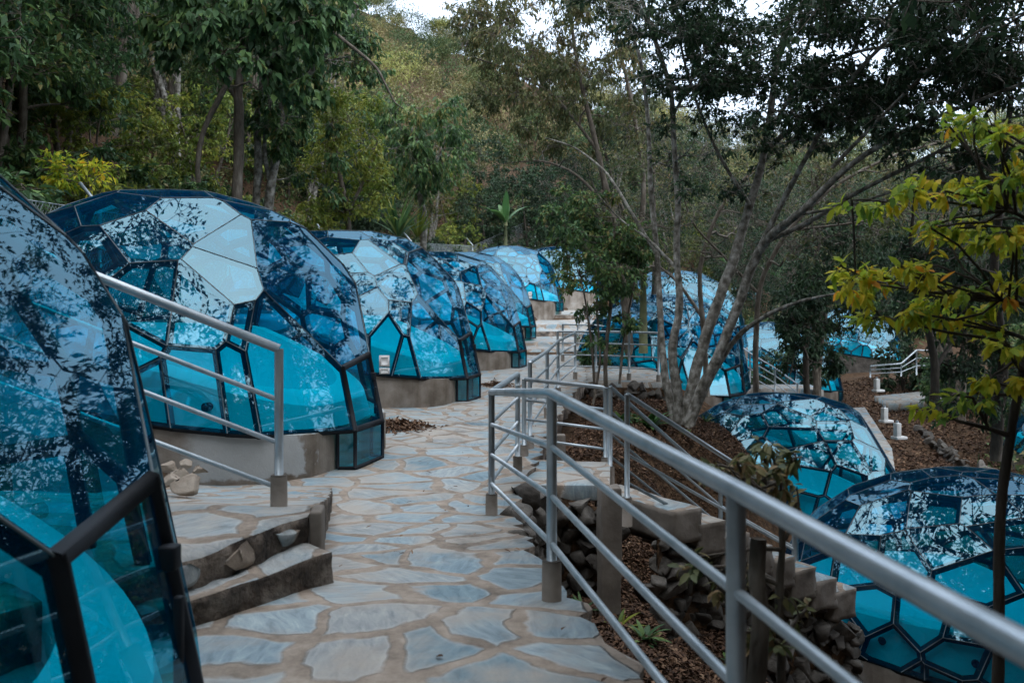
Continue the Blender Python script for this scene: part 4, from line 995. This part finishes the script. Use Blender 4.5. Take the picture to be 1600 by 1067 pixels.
# --- yellow leaved tree, near, right
stems = [(PT(4.6, (1556, 1150), (1562, 980), (1560, 860), (1566, 760), (1582, 660), (1600, 560), (1640, 420), (1680, 250)), [.030, .027, .025, .022, .018, .014]),
         (PT(4.6, (1620, 480), (1580, 470), (1500, 462), (1420, 452), (1340, 440)), [.012, .010, .008, .004]),
         (PT(4.6, (1650, 380), (1590, 330), (1500, 320), (1430, 305), (1350, 320)), [.012, .010, .007, .004]),
         (PT(4.6, (1660, 300), (1620, 250), (1560, 215), (1520, 190)), [.010, .008, .005]),
         (PT(4.6, (1600, 560), (1560, 530), (1480, 520), (1400, 500)), [.010, .008, .005]),
         (PT(4.6, (1590, 620), (1540, 612), (1480, 618), (1450, 640)), [.008, .006, .004])]
def line_cl(D, pts, n, r):
    P = np.array(pts, float); s = np.linspace(0, len(P) - 1, n); return [(at(np.interp(q, range(len(P)), P[:, 0]) + rg.uniform(-18, 18), np.interp(q, range(len(P)), P[:, 1]) + rg.uniform(-16, 16), D + rg.uniform(-.35, .35)), r * rg.uniform(.8, 1.2)) for q in s]
cl = (line_cl(4.6, [(1320, 440), (1380, 420), (1440, 440), (1520, 460), (1600, 450)], 17, .085) + line_cl(4.6, [(1340, 320), (1400, 300), (1460, 290), (1540, 300), (1610, 270)], 16, .085)
      + line_cl(4.6, [(1490, 185), (1540, 200), (1600, 215)], 9, .08) + line_cl(4.6, [(1370, 500), (1440, 490), (1520, 500), (1600, 540)], 14, .08)
      + line_cl(4.6, [(1470, 625), (1530, 605), (1590, 600)], 6, .07) + line_cl(4.6, [(1440, 360), (1520, 360), (1600, 380)], 12, .085) + line_cl(4.6, [(1300, 410), (1345, 470)], 3, .07))
tree('yellow_leaved_tree', 'slender dark trunk with bright yellow green leaves, near at the right edge', 'tree', 10, stems, cl, 'bark_dark', 'leaf_yellow', leafL=.078, leafW=.033, twigs=5, per=6, droop=.3, twig_r=.0022, fine=True, minr=.004, spread=1.25, vshift=0)
# fill in some green among the yellow
# --- sapling below the handrail
stems = [(PT(3.9, (1218, 1200), (1222, 1050), (1216, 930), (1224, 840), (1212, 770), (1196, 725)), [.022, .020, .018, .014, .010, .006]), (PT(3.9, (1222, 850), (1250, 800), (1245, 760)), [.009, .006, .003]), (PT(3.9, (1216, 780), (1160, 745), (1120, 720)), [.006, .004, .003]),
         (PT(3.9, (1216, 960), (1150, 900), (1090, 880)), [.008, .005, .003]), (PT(3.9, (1216, 930), (1240, 940), (1255, 975)), [.006, .004, .003])]
cl = line_cl(3.9, [(1110, 710), (1160, 730), (1200, 760), (1240, 770)], 14, .075) + line_cl(3.9, [(1180, 690), (1210, 700), (1235, 730)], 6, .06) + line_cl(3.9, [(1080, 870), (1120, 905), (1160, 900)], 6, .07) + line_cl(3.9, [(1240, 930), (1256, 960), (1230, 1000)], 4, .06) + line_cl(3.9, [(1150, 1000), (1190, 980)], 3, .06)
tree('young_sapling', 'thin sapling with dull green leaves growing right under the thick handrail', 'sapling', 12, stems, cl, 'bark_brown', 'leaf_olive', leafL=.065, leafW=.030, twigs=4, per=6, droop=.4, twig_r=.002, fine=True, minr=.003, vshift=.2)

# --- generic tree variants, copied over the slope
def generic(seed, H, cr, nst, nclump, leafm, bark, leafL, leafW, per=12, twigs=8, droop=.4, low=.35, tm=True, bare=0, vs=0):
    rgx = np.random.default_rng(seed); stems = []
    for k in range(nst):
        a = rgx.uniform(0, 6.3); lean = rgx.uniform(.02, .22) * H; top = np.array((math.cos(a) * lean, math.sin(a) * lean, H * rgx.uniform(.75, .95)))
        n = 6; P = [top * (q / (n - 1)) ** np.array((1.3, 1.3, 1)) + rgx.standard_normal(3) * .012 * H * (q > 0) for q in range(n)]
        stems.append((P, [.014 * H, .011 * H, .008 * H, .005 * H, .003 * H]))
    cl = []
    for k in range(nclump):
        d = sph(rgx, 1)[0]; rr = rgx.uniform(.35, 1) ** .5; ce = np.array((0, 0, H * (low + 1) / 2)); he = H * (1 - low) / 2
        cl.append((ce + d * rr * np.array((cr, cr, he)) * (1 + .25 * math.sin(3 * math.atan2(d[1], d[0]) + seed)), cr * rgx.uniform(.2, .34)))
    cl.sort(key=lambda c: c[0][2])
    return grow(seed, stems, cl, leafL=leafL, leafW=leafW, twigs=twigs, per=per, droop=droop, twig_mesh=tm, twig_r=.008, sides=7, bare=bare, vshift=vs)
def proto(name, cat, wood, lf, bark, leafm):
    t = empty(name, (0, 0, -500)); t['category'] = cat
    wd = wood.build('trunk', M[bark], t, smooth=True); cr_ = lf.build('crown', M[leafm], t, attr='v'); return t
def copy_thing(src, loc, rz, sc, label, group, first=[]):
    o = src.copy(); C.objects.link(o); o.location = loc; o.rotation_euler = (0, 0, rz); o.scale = sc if hasattr(sc, '__len__') else (sc, sc, sc)
    o['label'] = label; o['group'] = group
    for ch in src.children:
        c = ch.copy(); C.objects.link(c); c.parent = o
    return o
PR = []
def add_proto(*a):
    p = proto(*a); PR.append(p); return p
KA = add_proto('hillside_tree', 'tree', *generic(101, 9, 2.6, 2, 90, '', '', .2, .085, per=13, twigs=9, low=.22), 'bark_brown', 'leaf_green')
KB = add_proto('hillside_tree', 'tree', *generic(102, 11, 2.8, 3, 90, '', '', .2, .07, per=13, twigs=9, low=.3, bare=.1), 'bark_pale', 'leaf_olive')
KC = add_proto('hillside_tree', 'tree', *generic(103, 8, 2.4, 1, 80, '', '', .19, .09, per=14, twigs=9, low=.12), 'bark_dark', 'leaf_dark')
KD = add_proto('hillside_tree', 'tree', *generic(104, 6, 1.9, 3, 70, '', '', .18, .08, per=12, twigs=8, low=.12, vs=.1), 'bark_brown', 'leaf_lime')
KE = add_proto('overhanging_tree', 'tree', *generic(105, 11, 4.6, 4, 190, '', '', .13, .055, per=12, twigs=8, low=.42, bare=.12), 'bark_brown', 'leaf_dark')
SA = add_proto('shrub', 'shrub', *generic(111, 2.4, 1.3, 5, 44, '', '', .17, .07, per=12, twigs=8, low=.05), 'bark_brown', 'leaf_green')
SB = add_proto('shrub', 'shrub', *generic(112, 2.0, 1.2, 5, 40, '', '', .16, .08, per=12, twigs=8, low=.05), 'bark_dark', 'leaf_dark')
SC = add_proto('shrub', 'shrub', *generic(113, 2.2, 1.2, 5, 40, '', '', .15, .06, per=12, twigs=8, low=.05), 'bark_brown', 'leaf_lime')

LAB = {id(KA): ('bushy green tree in the dense woodland behind the chain link fence', 'green trees behind the fence'),
       id(KB): ('thin crowned olive brown tree in the woodland behind the chain link fence', 'olive trees behind the fence'),
       id(KC): ('dark green tree in the shade of the woodland behind the fence', 'dark trees behind the fence'),
       id(KD): ('small yellow green tree in the woodland behind the fence', 'yellow green trees behind the fence')}
LABR = {id(KA): ('bushy green tree in the woodland beyond the right hand domes', 'green trees beyond the right domes'),
        id(KB): ('thin crowned olive brown tree beyond the right hand domes', 'olive trees beyond the right domes'),
        id(KC): ('dark shaded tree beyond the right hand domes', 'dark trees beyond the right domes'),
        id(KD): ('small yellow green tree beyond the right hand domes', 'yellow green trees beyond the right domes')}
rg2 = np.random.default_rng(77)
def put(src, x, y, sc, lab):
    z = float(terrain(x, y)) - .15
    l0, g0 = lab; px = 800 + x / max(y, .1) * F
    if 'behind the fence' in g0 or 'beyond the right' in g0:
        where = ('near the left edge' if px < 90 else 'above the whitewashed dome' if px < 330 else 'by the twin pale stems' if px < 490 else 'above the third dome' if px < 620 else 'by the drooping slim tree' if px < 730
                 else 'above the far steps' if px < 860 else 'over the bushy young tree' if px < 1000 else 'between the forked stems' if px < 1200 else 'above the hanging dark leaves' if px < 1380 else 'behind the yellow leaves')
        dist = 'nearest' if y < 20 else 'second' if y < 30 else 'third' if y < 42 else 'fourth' if y < 52 else 'fifth' if y < 62 else 'farthest'
        kind_ = l0.split(' in the ')[0].split(' beyond ')[0].split(' growing ')[0].split(' below ')[0]
        lab = (kind_ + ' ' + where + ', ' + dist + ' row of woodland', g0)
    copy_thing(src, (x, y, z), rg2.uniform(0, 6.28), (sc * rg2.uniform(.9, 1.15), sc * rg2.uniform(.9, 1.15), sc), *lab)
for k in range(64):
    y = rg2.uniform(10, 52); xf = np.interp(y, [p[1] for p in FP], [p[0] for p in FP]); x = xf - rg2.uniform(2.0, 15) - .1 * y * rg2.random()
    if abs(x / y * F + 800 - 390) < 40 and y < 26: continue
    s = [KA, KB, KC, KC, KA, KD][rg2.integers(0, 6)]; put(s, x, y, rg2.uniform(.7, 1.1), LAB[id(s)])
for k in range(44):
    y = rg2.uniform(50, 72); x = rg2.uniform(-14, 40); s = [KA, KB, KC, KC, KB, KD][rg2.integers(0, 6)]; put(s, x, y, rg2.uniform(.65, 1.05), LABR[id(s)])
for k in range(18):
    y = rg2.uniform(34, 52); x = rg2.uniform(max(22, y * .5), 42); s = [KA, KC, KC, KB][rg2.integers(0, 4)]; put(s, x, y, rg2.uniform(.7, 1.0), LABR[id(s)])
for k in range(40):
    y = rg2.uniform(8, 56); xf = np.interp(y, [p[1] for p in FP], [p[0] for p in FP]); x = xf - rg2.uniform(.8, 3.4)
    s = [SA, SB, SC, SB, SA][rg2.integers(0, 5)]; put(s, x, y, rg2.uniform(.8, 1.35), ('leafy fenceside shrub growing close behind the chain link fence', 'shrubs behind the fence'))
for k in range(34):
    y = rg2.uniform(50, 66); x = rg2.uniform(0, 36); s = [SA, SB, SC][rg2.integers(0, 3)]; put(s, x, y, rg2.uniform(.8, 1.5), ('leafy shrub below the wood beyond the right hand domes', 'shrubs beyond the right domes'))
for (x, y, sc, lab) in [(15.5, 27, .7, 'low dark shrub beside the rubble edging on the right'), (17.5, 33, 1.0, 'dark round shrub behind the rubble edging on the right'), (7.2, 29.5, .9, 'green shrub between the dome behind the forked tree and the right hand dome'),
                        (24, 40, 1.3, 'large shrub at the end of the long low railing')]:
    put(SB if 'dark' in lab else SA, x, y, sc, (lab, 'shrubs among the lower domes'))
for k, (x, y, sc, lab) in enumerate([(9.4, 27.5, .8, 'lacy dark tree between the forked tree and the hanging evergreen, over the lower domes'), (14.8, 29.5, .85, 'lacy dark tree right of the hanging evergreen, over the lower domes'),
                                   (4.3, 27.6, .8, 'lacy dark tree behind the bushy young tree and the platform'), (17.5, 36, .9, 'lacy dark tree beyond the rubble edging by the far dome'), (12.2, 39.5, .9, 'lacy dark tree behind the dome with the short stair railing'), (18.0, 27.0, .85, 'lacy dark tree behind the yellow leaves on the right bank')]):
    put(KE, x, y, sc, (lab, 'lacy trees over the lower domes'))
for k, (x, y, sc, d) in enumerate([(8.0, 28.2, .6, 'dark'), (15.2, 31.0, 1.0, 'green'), (16.4, 37.6, 1.2, 'dark'), (12.0, 41, 1.3, 'green'), (10.2, 33.5, 1.2, 'dark'), (14.7, 25.5, .8, 'green'), (13.6, 21.8, .6, 'dark'), (16.2, 26.2, .9, 'dark'), (2.4, 24.3, .55, 'green'), (20.5, 33, 1.1, 'green'), (22.5, 36.2, 1.2, 'dark')]):
    put(SB if d == 'dark' else SA, x, y, sc, ('%s leafy shrub growing between the lower domes on the right bank' % d, 'shrubs between the lower domes'))
# trees overhanging the camera: seen in the panes of the domes
for k, (x, y, sc) in enumerate([(3.8, -3.5, 1.05), (-2.2, -7.5, 1.1), (6.5, 3.5, .95), (-6.5, -3.5, .9), (9.5, -6, 1.2), (1.5, -12, 1.15), (-9.5, 3, .9), (11.5, 6, .95), (-5, -13, 1.2), (6.5, -9.5, 1.15), (12.5, -1, 1.1), (-11, -8, 1.1), (-13, 0, 1.0), (-16, -12, 1.3), (-8, -19, 1.3), (0, -20, 1.3), (8, -18, 1.3), (15, -12, 1.3), (18, -3, 1.2), (-20, -4, 1.2), (16, 5, 1.1), (-3.5, -2.5, .85), (1.2, -6, .95), (3.4, -15, 1.2), (-12, -15, 1.2), (21, -16, 1.4), (-1, -27, 1.5), (12, -26, 1.5), (-14, -25, 1.5), (-1.8, -4.5, 1.35), (3.0, -6.5, 1.45), (-5.5, -7, 1.4), (6, -1.5, 1.35), (-9, -3.5, 1.3), (9, 1.5, 1.3)]):
    s = [KB, KA, KB, KD, KA, KC][k % 6]
    put(s, x, y, sc, ('tree standing behind the camera whose branches show as reflections in the dome glass', 'trees reflected in the dome glass'))
for k, (x, y, sc) in enumerate([(-12, 14.5, 1.15), (-13.2, 21, 1.15), (-12.5, 28, 1.1), (-9.3, 3.5, 1.2), (-9.8, 8.5, 1.15), (-7.6, 0, 1.1), (8.6, 8.2, 1.5), (7.8, .5, 1.4), (3.8, -.8, 1.35), (11.5, 9.0, 1.5), (6.2, .5, 1.1), (-4.5, -4.8, 1.1), (2.6, -4.2, 1.05), (-1.2, -9.5, 1.25), (8.5, -5, 1.25), (-9, -9, 1.3), (4.5, -11, 1.35), (12.5, 3, 1.2), (-13, -3, 1.2), (0.5, -16, 1.5)]):
    put(KE, x, y, sc, ('wide lacy tree overhanging the path from outside the picture, mirrored in the dome glass', 'trees reflected in the dome glass'))
for p in PR:
    for ch in list(p.children): bpy.data.objects.remove(ch)
    bpy.data.objects.remove(p)

# --- far forest on the hill: nobody could count it
def forest():
    rgx = np.random.default_rng(9); b = MB()
    nt_ = 900
    x = rgx.uniform(-95, 130, nt_); y = rgx.uniform(60, 175, nt_)
    x2 = rgx.uniform(-60, -21, 170); y2 = rgx.uniform(14, 75, 170); x = np.concatenate([x, x2]); y = np.concatenate([y, y2])
    vis = np.abs(x / y) < .72; x, y = x[vis], y[vis]; z = terrain(x, y)
    for i in range(len(x)):
        H = rgx.uniform(5, 9.5); r = rgx.uniform(1.9, 3.6); nc = 11; tone = rgx.choice([.05, .22, .42, .62, .85, 1.0], p=[.22, .24, .2, .16, .1, .08]); sz = .30 if y[i] > 60 else .26
        d = sph(rgx, nc); d[:, 2] = np.abs(d[:, 2]) * .9 - .25; cc = np.array((x[i], y[i], z[i] + H * .55)) + d * np.array((r, r, H * .42)) * .8
        per = 95; ti = np.repeat(np.arange(nc), per); p = cc[ti] + sph(rgx, nc * per) * (rgx.uniform(.25, 1, nc * per) ** .5)[:, None] * r * .5 * np.array((1, 1, .75))
        dd = sph(rgx, nc * per); dd[:, 2] -= .5; up = sph(rgx, nc * per) * .7 + np.array((0, 0, 1.))
        val = np.clip(tone + rgx.normal(0, .05, nc)[ti] + rgx.normal(0, .06, nc * per), 0, 1)
        leaves(b, p, dd, up, sz * rgx.uniform(.6, 1.3, nc * per), sz * .5 * rgx.uniform(.6, 1.2, nc * per), val)
    return b
M['forest'] = mat_leaf('forest_leaf', [(0.0, (0.031, 0.059, 0.025)), (0.3, (0.070, 0.113, 0.040)), (0.5, (0.132, 0.153, 0.056)), (0.7, (0.202, 0.174, 0.078)), (0.88, (0.248, 0.200, 0.101)), (1.0, (0.296, 0.313, 0.093))], trans=.25)
def undergrowth():
    rgx = np.random.default_rng(19); b = MB()
    xs_, ys_ = [], []
    y = rgx.uniform(50, 72, 900); x = rgx.uniform(-22, 46, 900); xs_.append(x); ys_.append(y)
    y = rgx.uniform(6, 52, 900); xf = np.interp(y, [p[1] for p in FP], [p[0] for p in FP]); x = xf - rgx.uniform(1.0, 16, 900); xs_.append(x); ys_.append(y)
    y = rgx.uniform(20, 50, 260); x = y * rgx.uniform(.56, .75, 260); xs_.append(x); ys_.append(y)
    x = np.concatenate(xs_); y = np.concatenate(ys_); k = np.abs(x / y) < .75; x, y = x[k], y[k]; z = terrain(x, y); n = len(x); per = 120
    tone = rgx.choice([.1, .25, .45, .6], n); ti = np.repeat(np.arange(n), per); r = rgx.uniform(.5, 1.1, n)[ti]
    p = np.stack([x, y, z + .25], -1)[ti] + sph(rgx, n * per) * (rgx.uniform(.2, 1, n * per) ** .5 * r)[:, None] * np.array((1, 1, .8))
    dd = sph(rgx, n * per); dd[:, 2] -= .2; up = sph(rgx, n * per) * .7 + np.array((0, 0, 1.)); sz = np.clip(.1 + y[ti] * .0028, .12, .3) * rgx.uniform(.6, 1.3, n * per)
    leaves(b, p, dd, up, sz, sz * .45, np.clip(tone[ti] + rgx.normal(0, .1, n * per), 0, 1)); return b
tag(undergrowth().build('undergrowth', M['forest'], attr='v'), kind='stuff')
tag(forest().build('forest', M['forest'], attr='v'), kind='stuff')

# --- leaf litter
def litter():
    rgx = np.random.default_rng(21); b = MB()
    n = 150000
    u = rgx.random(n); y = np.where(u < .55, rgx.uniform(2, 12, n), np.where(u < .8, rgx.uniform(12, 20, n), rgx.uniform(20, 40, n)))
    xr = interp(y, XR); x = np.where(u < .55, xr + rgx.uniform(.05, 1, n) ** 1.0 * rgx.choice([2.0, 5.5], n), np.where(u < .8, xr + rgx.uniform(.1, 3.5, n), rgx.uniform(9, 20, n)))
    z = terrain(x, y) + .012 + rgx.uniform(0, .03, n)
    d = sph(rgx, n); d[:, 2] *= .3; up = sph(rgx, n) * .45 + np.array((0, 0, 1.)); sz = rgx.uniform(.03, .075, n) * np.where(y > 19, 2.0, 1.0)
    pt = .14 * np.sin(x * 1.9 + 1) * np.cos(y * 1.3)
    leaves(b, np.stack([x, y, z], -1), d, up, sz, sz * .55, np.clip(rgx.normal(.48, .28, n) + pt, 0, 1), fold=.3)
    return b
tag(litter().build('leaf_litter', M['leaf_dry'], attr='v'), kind='stuff')
def pile(name, label, c, r, n, seed):
    rgx = np.random.default_rng(seed); b = MB(); q = rgx.standard_normal((n, 2)) * r * .45; z = .12 * np.exp(-(q ** 2).sum(1) / (r * r * .25)) * rgx.random(n) + .01
    d = sph(rgx, n); d[:, 2] *= .4; up = sph(rgx, n) * .5 + np.array((0, 0, 1.)); sz = rgx.uniform(.05, .1, n)
    leaves(b, np.stack([q[:, 0], q[:, 1], z], -1), d, up, sz, sz * .5, np.clip(rgx.normal(.65, .22, n), 0, 1), fold=.3)
    o = b.build(name, M['leaf_dry'], attr='v', loc=c); tag(o, label, 'leaf pile', kind='stuff')
pile('dry_leaf_pile', 'heap of dry brown leaves between the whitewashed dome and the next one', (-1.62, 12.6, -.33), .55, 900, 3)
pile('dry_leaf_pile', 'small heap of dry leaves by the corner of the third dome', (-.35, 18.5, -.33), .4, 400, 4)
# single leaves fallen on the path
rgx = np.random.default_rng(31)
for k in range(46):
    y = rgx.uniform(3.3, 14); x = rgx.uniform(-1.1, float(interp(y, XR)) - .1); b = MB()
    if x < -.95 and y < 5.2: continue
    leaves6(b, np.zeros((1, 3)), np.array([[1, 0, .1]]), np.array([[0, .1, 1.]]), np.array([rgx.uniform(.03, .075)]), np.array([rgx.uniform(.015, .03)]), np.array([rgx.uniform(.2, 1)]))
    o = b.build('fallen_leaf', M['leaf_dry'], attr='v', loc=(x, y, float(interp(y, ZP)) + .022)); o.rotation_euler = (rgx.uniform(-.3, .3), rgx.uniform(-.3, .3), rgx.uniform(0, 6.3))
    tag(o, 'single dry brown leaf lying on the flagstone path', 'leaf', 'fallen leaves on the path')

# --- small plants and ferns
def plant(name, label, cat, c, n, Ln, Wd, m, seed, arch=.6, up=.8, group=None, fine=True, segs=5):
    """rosette of arching strap leaves"""
    rgx = np.random.default_rng(seed); t = empty(name, tuple(c), 0, label, cat, group)
    b = MB()
    for k in range(n):
        a = rgx.uniform(0, 6.3); l = Ln * rgx.uniform(.65, 1.1); e = up * rgx.uniform(.5, 1.25); w_ = Wd * rgx.uniform(.7, 1.1)
        dirh = np.array((math.cos(a), math.sin(a), 0)); s = np.array((-math.sin(a), math.cos(a), 0)); tt = np.linspace(0, 1, segs + 1)
        el = e - arch * tt * 1.6; pts = np.concatenate([[np.zeros(3)], np.cumsum([(dirh * math.cos(q) + np.array((0, 0, 1)) * math.sin(q)) * l / segs for q in el[:-1]], 0)])
        wd = w_ * np.sin(np.pi * np.clip(tt * .93 + .07, 0, 1)) ** .8 + .002
        v = np.concatenate([pts + s * wd[:, None] / 2 + (0, 0, w_ * .08), pts, pts - s * wd[:, None] / 2 + (0, 0, w_ * .08)]); q = segs + 1; i = np.arange(segs)
        b.add(v, np.concatenate([np.stack([i, i + 1, i + 1 + q, i + q], -1), np.stack([i + q, i + 1 + q, i + 1 + 2 * q, i + 2 * q], -1)]), rgx.uniform(.1, 1))
    b.build('leaves', M[m], t, attr='v'); sb = MB(); sb.tube([(0, 0, -.1), (0, 0, Ln * .12)], Wd * .25 + .006, 7); sb.build('stem', M['banana_stem'], t); return t
def on(x, y, dz=0): return (x, y, float(terrain(x, y)) + dz)
spots = [((.95, 5.6), 'low green weed in the leaf litter just below the handrail'), ((1.15, 6.3), 'green weed growing beside the concrete pillar foot'), ((1.4, 5.3), 'fern like weed lowest under the handrail'), ((1.05, 7.1), 'broad leaved weed between the pillar and the handrail'),
         ((1.7, 6.6), 'weed at the edge of the rubble under the side stair'), ((1.25, 4.6), 'small fern at the bottom edge under the handrail')]
for k, ((x, y), lab) in enumerate(spots):
    plant('weed', lab, 'plant', on(x, y), 14, .26, .055, 'leaf_green' if k % 2 else 'leaf_banana', 200 + k, up=.9)
rgw = np.random.default_rng(55)
for k in range(46):
    y = rgw.uniform(3.4, 18); x = float(interp(y, XR)) + rgw.uniform(.35, 3.2) * (1 if y > 5 else .5)
    if 8.6 < y < 15.5 and abs((x - 1.02) - (y - 8.95) * .58) < 1.0: continue
    plant('weed', 'small green weed growing through the leaf litter on the bank right of the path', 'plant', on(x, y), int(rgw.integers(7, 15)), rgw.uniform(.14, .32), rgw.uniform(.03, .06), ['leaf_green', 'leaf_banana', 'leaf_lime', 'leaf_green'][k % 4], 600 + k, up=rgw.uniform(.7, 1.1), group='weeds on the bank')
plant('leafy_plant', 'low broad leaved plant at the foot of the forked tree', 'plant', on(2.55, 16.6), 26, .55, .13, 'leaf_banana', 220, up=1.0)
plant('leafy_plant', 'second broad leaved plant left of the forked tree foot', 'plant', on(2.1, 17.2), 20, .45, .11, 'leaf_green', 221, up=1.0)
plant('grass_tuft', 'pale green tuft on the leaf covered bank at the right', 'plant', on(12.6, 19.2), 26, .7, .05, 'leaf_lime', 222, up=1.2, arch=.5)
plant('spiky_plant', 'spiky long leaved plant behind the gap between second and third domes', 'plant', tuple(at(622, 372, 27)), 60, 1.5, .08, 'leaf_green', 223, up=1.1, arch=.25)
plant('spiky_plant', 'smaller spiky plant at the right of the tall spiky plant', 'plant', tuple(at(652, 372, 30)), 40, 1.2, .08, 'leaf_lime', 224, up=1.1, arch=.3)
def banana(label, c, n, Ln, seed, sc=1.0):
    t = plant('banana_plant', label, 'banana plant', c, n, Ln, .38 * sc, 'leaf_banana', seed, up=1.25, arch=.55, segs=9)
    sb = MB(); sb.tube([(0, 0, -2.0), (0, 0, .1)], [.12, .07], 9); sb.build('false_trunk', M['banana_stem'], t)
banana('banana plant with broad upright leaves behind the bushy young tree', at(1005, 430, 23), 7, 1.3, 301)
banana('banana plant with dull leaves in the dark gap above the far domes', at(790, 350, 46), 9, 1.9, 302)
banana('distant banana plant with bright leaves beyond the tiny dome', at(1140, 430, 52), 9, 1.6, 303)
banana('banana plant at the right end of the far woodland edge', at(1215, 440, 50), 8, 1.5, 304)
# yellowing sprig by the fence post
tree('yellow_bush', 'bush with yellow and orange leaves at the left fence post', 'shrub', 14, [(PT(15.6, (150, 330), (140, 290), (130, 265)), [.02, .015, .008])], cl_px(rg, [(70, 248, 160, 285, 15.3, 16.2, 12, .28)]), 'bark_brown', 'leaf_yellow', leafL=.14, leafW=.06, twigs=7, per=8)
tree('lime_bush', 'lime green bush showing through the chain link at the left', 'shrub', 15, [(PT(17, (110, 380), (110, 330), (100, 290)), [.02, .015, .008])], cl_px(rg, [(50, 265, 190, 360, 16.4, 18, 40, .3)]), 'bark_brown', 'leaf_lime', leafL=.13, leafW=.055, twigs=8, per=10)

# scrap of plastic on the bank
b = MB(); v, f = rock((0, 0, 0), (.05, .03, .03), 5); b.add(v, f); m_ = mat_simple('pale_blue_plastic', [(.3, (.25, .5, .7)), (.7, (.6, .75, .85))], scale=30, rough=.3, bump=.1)
o = b.build('plastic_scrap', m_, loc=on(1.22, 5.75, .03)); tag(o, 'crumpled pale blue plastic scrap on the leaf litter below the handrail', 'litter')
